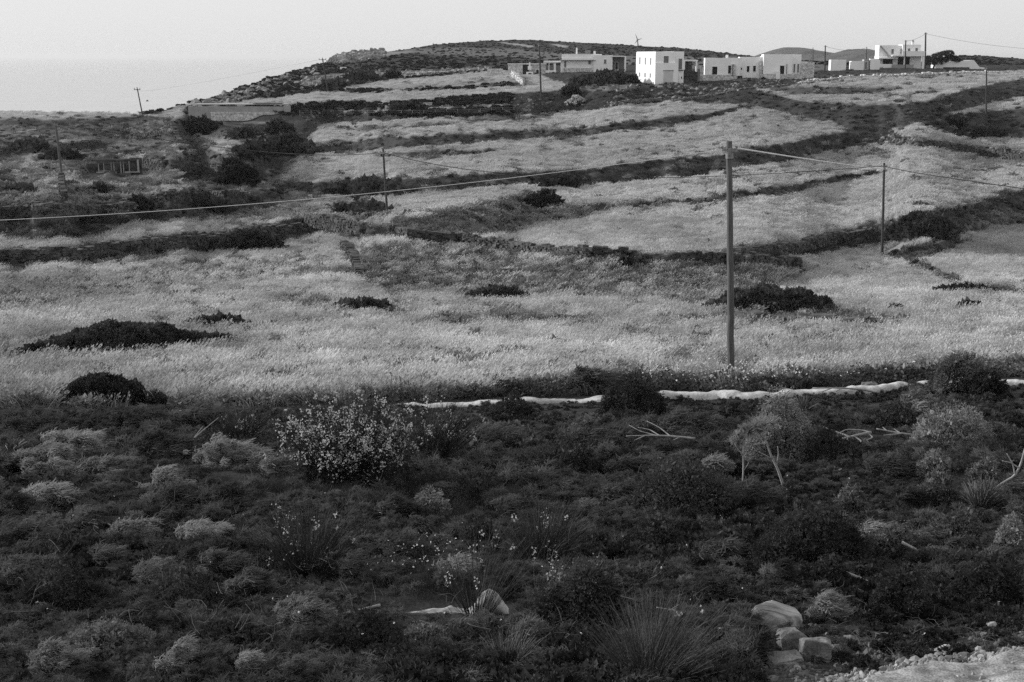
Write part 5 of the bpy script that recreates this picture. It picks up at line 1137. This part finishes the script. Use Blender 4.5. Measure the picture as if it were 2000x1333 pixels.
# weedy verge behind the kerb wall on the right, with daisies
n = 2600; px = rng.uniform(900, 2300, n); wl = np.interp(px, WALLY[:, 0], WALLY[:, 1]); py = wl - rng.uniform(3, 34, n); q = place(px, py)
scatter('verge_weeds', q, under, 11, rng.uniform(.25, .55, len(q)) * np.where(np.abs(px - 1428) < 36, .35, 1), 'dark weeds on the verge between the kerb wall and the barley', 'weeds', seed=62)
MT['daisy'] = material('white daisy petals', .7, .8, 3.0)
def daisy(seed):
    r = np.random.default_rng(seed); a_ = np.arange(8) / 8 * 2 * np.pi; d_ = np.stack([np.cos(a_), np.sin(a_), np.full(8, .3)], -1); V, f = leaves(np.tile([0, 0, .0], (8, 1)), d_, .035, .02, r); return mesh_np('daisy', V, [f], MT['daisy'])
dc = protos('daisy_heads', [daisy(i) for i in range(3)])
n = 330; px = np.clip(rng.normal(1440, 120, n), 1270, 1900); px[:60] = rng.uniform(1080, 1990, 60); wl = np.interp(px, WALLY[:, 0], WALLY[:, 1]); py = wl - rng.uniform(2, 36, n); q = place(px, py); q[:, 2] += rng.uniform(.3, .62, n)
scatter('daisies', q, dc, 3, rng.uniform(.7, 1.3, n), 'white daisies scattered along the verge around the near pole', 'flowers', tilt=.5, seed=63)
n = 110; px = rng.uniform(0, 1950, n); py = rng.uniform(830, 1330, n); px[:60] = rng.normal(830, 40, 60); py[:60] = rng.normal(1130, 24, 60); q = place(px, py); q[:, 2] += rng.uniform(.2, .5, n)
scatter('wild_flowers', q, dc, 3, rng.uniform(.2, .45, n), 'tiny pale wild flowers dotted through the scrub', 'flowers', tilt=.6, seed=64)

# ------------------------------------------------------------------ pine, turbine, bird
p0 = place(1832, 133); s_ = p0[1] / F
root = tag(link('pine_tree', None, loc=tuple(p0)), 'dark windswept pine tree right of the two storey house', 'tree')
mb = MB(); mb.tube(np.array([(-10, 0, -4), (-6, 0, 10), (2, 0, 20), (12, 0, 28)]) * s_, [2 * s_, 1.6 * s_, 1.2 * s_, .6 * s_], 8); mb.build('trunk', MT['pole_dark'], root)
parts = []
r = np.random.default_rng(8)
for (x, z, rx, hz) in ((-16, 6, 16, 12), (-4, 14, 14, 9), (6, 22, 18, 7), (16, 26, 16, 6), (24, 16, 18, 8), (4, 8, 20, 10), (-20, 14, 9, 8), (34, 12, 12, 6)):
    q_, d_ = dome_points(900, rx, rx * .9, hz, 6, int(x * 3 + 199)); q_ += [x, r.normal(0, 3), z]; parts.append(leaves(q_ * s_, d_ + r.normal(size=d_.shape) * .7 + [.4, 0, .1], 3.2 * s_, 1.3 * s_, r))
V, f = cat(parts); link('crown', mesh_np('crown', V, [f], MT['bush']), root)

q = ray(1247, 86, 1400); hub = ray(1245, 78.5, 1400); s_ = 1400 / F
root = tag(link('wind_turbine', None, loc=tuple(q - np.array([0, 0, 20]))), 'distant three-bladed wind turbine behind the ridge', 'wind turbine'); o_ = q - np.array([0, 0, 20])
mb = MB(); mb.tube([q - o_ - [0, 0, 5], hub - o_], [.9, .5], 8); mb.build('tower', MT['metal'], root)
mb = MB(); mb.box(-.8, .8, -1.5, 2, -.7, .7, M=Matrix.Translation(tuple(hub - o_))); mb.build('nacelle', MT['metal'], root)
for a_ in (112, 232, 352 + 0):
    an = R(a_ if a_ != 352 else 20); d_ = np.array([math.cos(an), 0, math.sin(an)]); mb = MB(); c = hub - o_ - [0, 1.8, 0]; Ln = (12 if a_ == 112 else 9) * s_
    mb.tube([c, c + d_ * Ln * .3, c + d_ * Ln], [.5, .55, .1], 6); mb.build('blade', MT['metal'], root)
q = ray(288, 198, 260); mb = MB()
mb.tube([(-.35, 0, 0), (-.15, 0, .02), (.1, 0, .02), (.3, 0, 0)], [.02, .09, .08, .02], 6)
mb.add([(-.1, 0, .03), (.1, 0, .03), (.0, -.5, .25), (-.12, -.45, .25), (.0, .5, .25), (-.12, .45, .25)], [[0, 1, 2, 3], [1, 0, 5, 4]])
tag(mb.build('bird', MT['black'], loc=tuple(q)), 'small dark bird flying over the sea near the far leaning pole', 'bird')

MT['litter'] = material('dry twig litter', .04, .14, 3, rand=.4)
def twig_proto(seed):
    r = np.random.default_rng(seed); n = 9; st_ = r.normal(size=(n, 3)) * [.12, .12, .01] + [0, 0, .015]; a_ = r.uniform(0, 6.28, n); L_ = r.uniform(.08, .3, n); k_ = np.linspace(0, 1, 4)[None, :, None]
    d_ = np.stack([np.cos(a_) * L_, np.sin(a_) * L_, r.uniform(0, .08, n)], -1); V, f = ribbons(st_[:, None] + d_[:, None] * k_ + (k_ * (1 - k_)) * r.normal(size=(n, 1, 3)) * .12, .0045, r, .4); return mesh_np('twig_litter', V, [f], MT['litter'])
tc_ = protos('twig_litter_shapes', [twig_proto(i) for i in range(4)])
n = 420; px = rng.uniform(1400, 2050, n); py = rng.uniform(1080, 1290, n); q = place(px, py); scatter('dry_twigs', q, tc_, 4, rng.uniform(.4, 1.0, n), 'dry twigs littering the ground above the gravel road', 'twigs', tilt=.15, seed=91)
n = 260; px = rng.uniform(0, 1400, n); py = rng.uniform(830, 1330, n); q = place(px, py); q[:, 2] += rng.uniform(.05, .3, n); scatter('dry_twigs', q, tc_, 4, rng.uniform(.6, 1.3, n), 'dry twigs caught among the foreground scrub', 'twigs', tilt=.5, seed=92)
n = 1500; px = rng.uniform(-300, 2300, n); py = np.interp(px, WALLY[:, 0], WALLY[:, 1]) + rng.uniform(9, 26, n); q = place(px, py)
scatter('kerb_weeds', q, under, 11, rng.uniform(.1, .3, n) * (1 + 1.0 * (fbm(px * .011, px * 0, 67, 3) > .2)) * np.where((px > 760) & (px < 1480), .6, 1), 'low weeds growing along the foot of the white kerb wall', 'weeds', seed=95)
n = 900; a_ = rng.uniform(0, 6.28, n); q_ = np.sqrt(rng.random(n)) * 1.25; px = 1640 + np.cos(a_) * q_ * 210; py = 960 + np.sin(a_) * q_ * 48; q = place(px, py)
scatter('ground_herbs', q, under, 11, rng.uniform(.08, .24, n), 'sparse tiny herbs on the open patch right of the fennel stalks', 'herbs', seed=93)
n = 650; px = rng.uniform(1400, 2250, n); py = rng.uniform(1130, 1290, n); ok = py < np.interp(px, edge_x, edge) - 8; px, py = px[ok], py[ok]; n = len(px); q = place(px, py)
scatter('ground_herbs', q, under, 11, rng.uniform(.06, .2, n), 'sparse herbs on the bare ground around the boulders', 'herbs', seed=94)

# the air: pale even haze over land and sea
hz = bpy.data.materials.new('sea haze'); hz.use_nodes = True; t = hz.node_tree; t.nodes.clear(); out = t.nodes.new('ShaderNodeOutputMaterial'); pv = t.nodes.new('ShaderNodeVolumePrincipled')
pv.inputs['Color'].default_value = (.88, .88, .88, 1); pv.inputs['Density'].default_value = .00005; pv.inputs['Anisotropy'].default_value = .2; t.links.new(pv.outputs[0], out.inputs['Volume'])
hb = MB(); hb.box(-45000, 45000, -60, 56000, -97, 45); tag(hb.build('haze', hz), kind='stuff')
n = 170; px = rng.uniform(1440, 2150, n); py = np.clip(rng.normal(1296, 26, n), 1220, 1345); q = place(px, py)
scatter('rubble', q, pc, 4, rng.uniform(.02, .055, n), 'angular rubble on the bare ground between the boulders and the gravel road', 'rubble', tilt=1, seed=96)
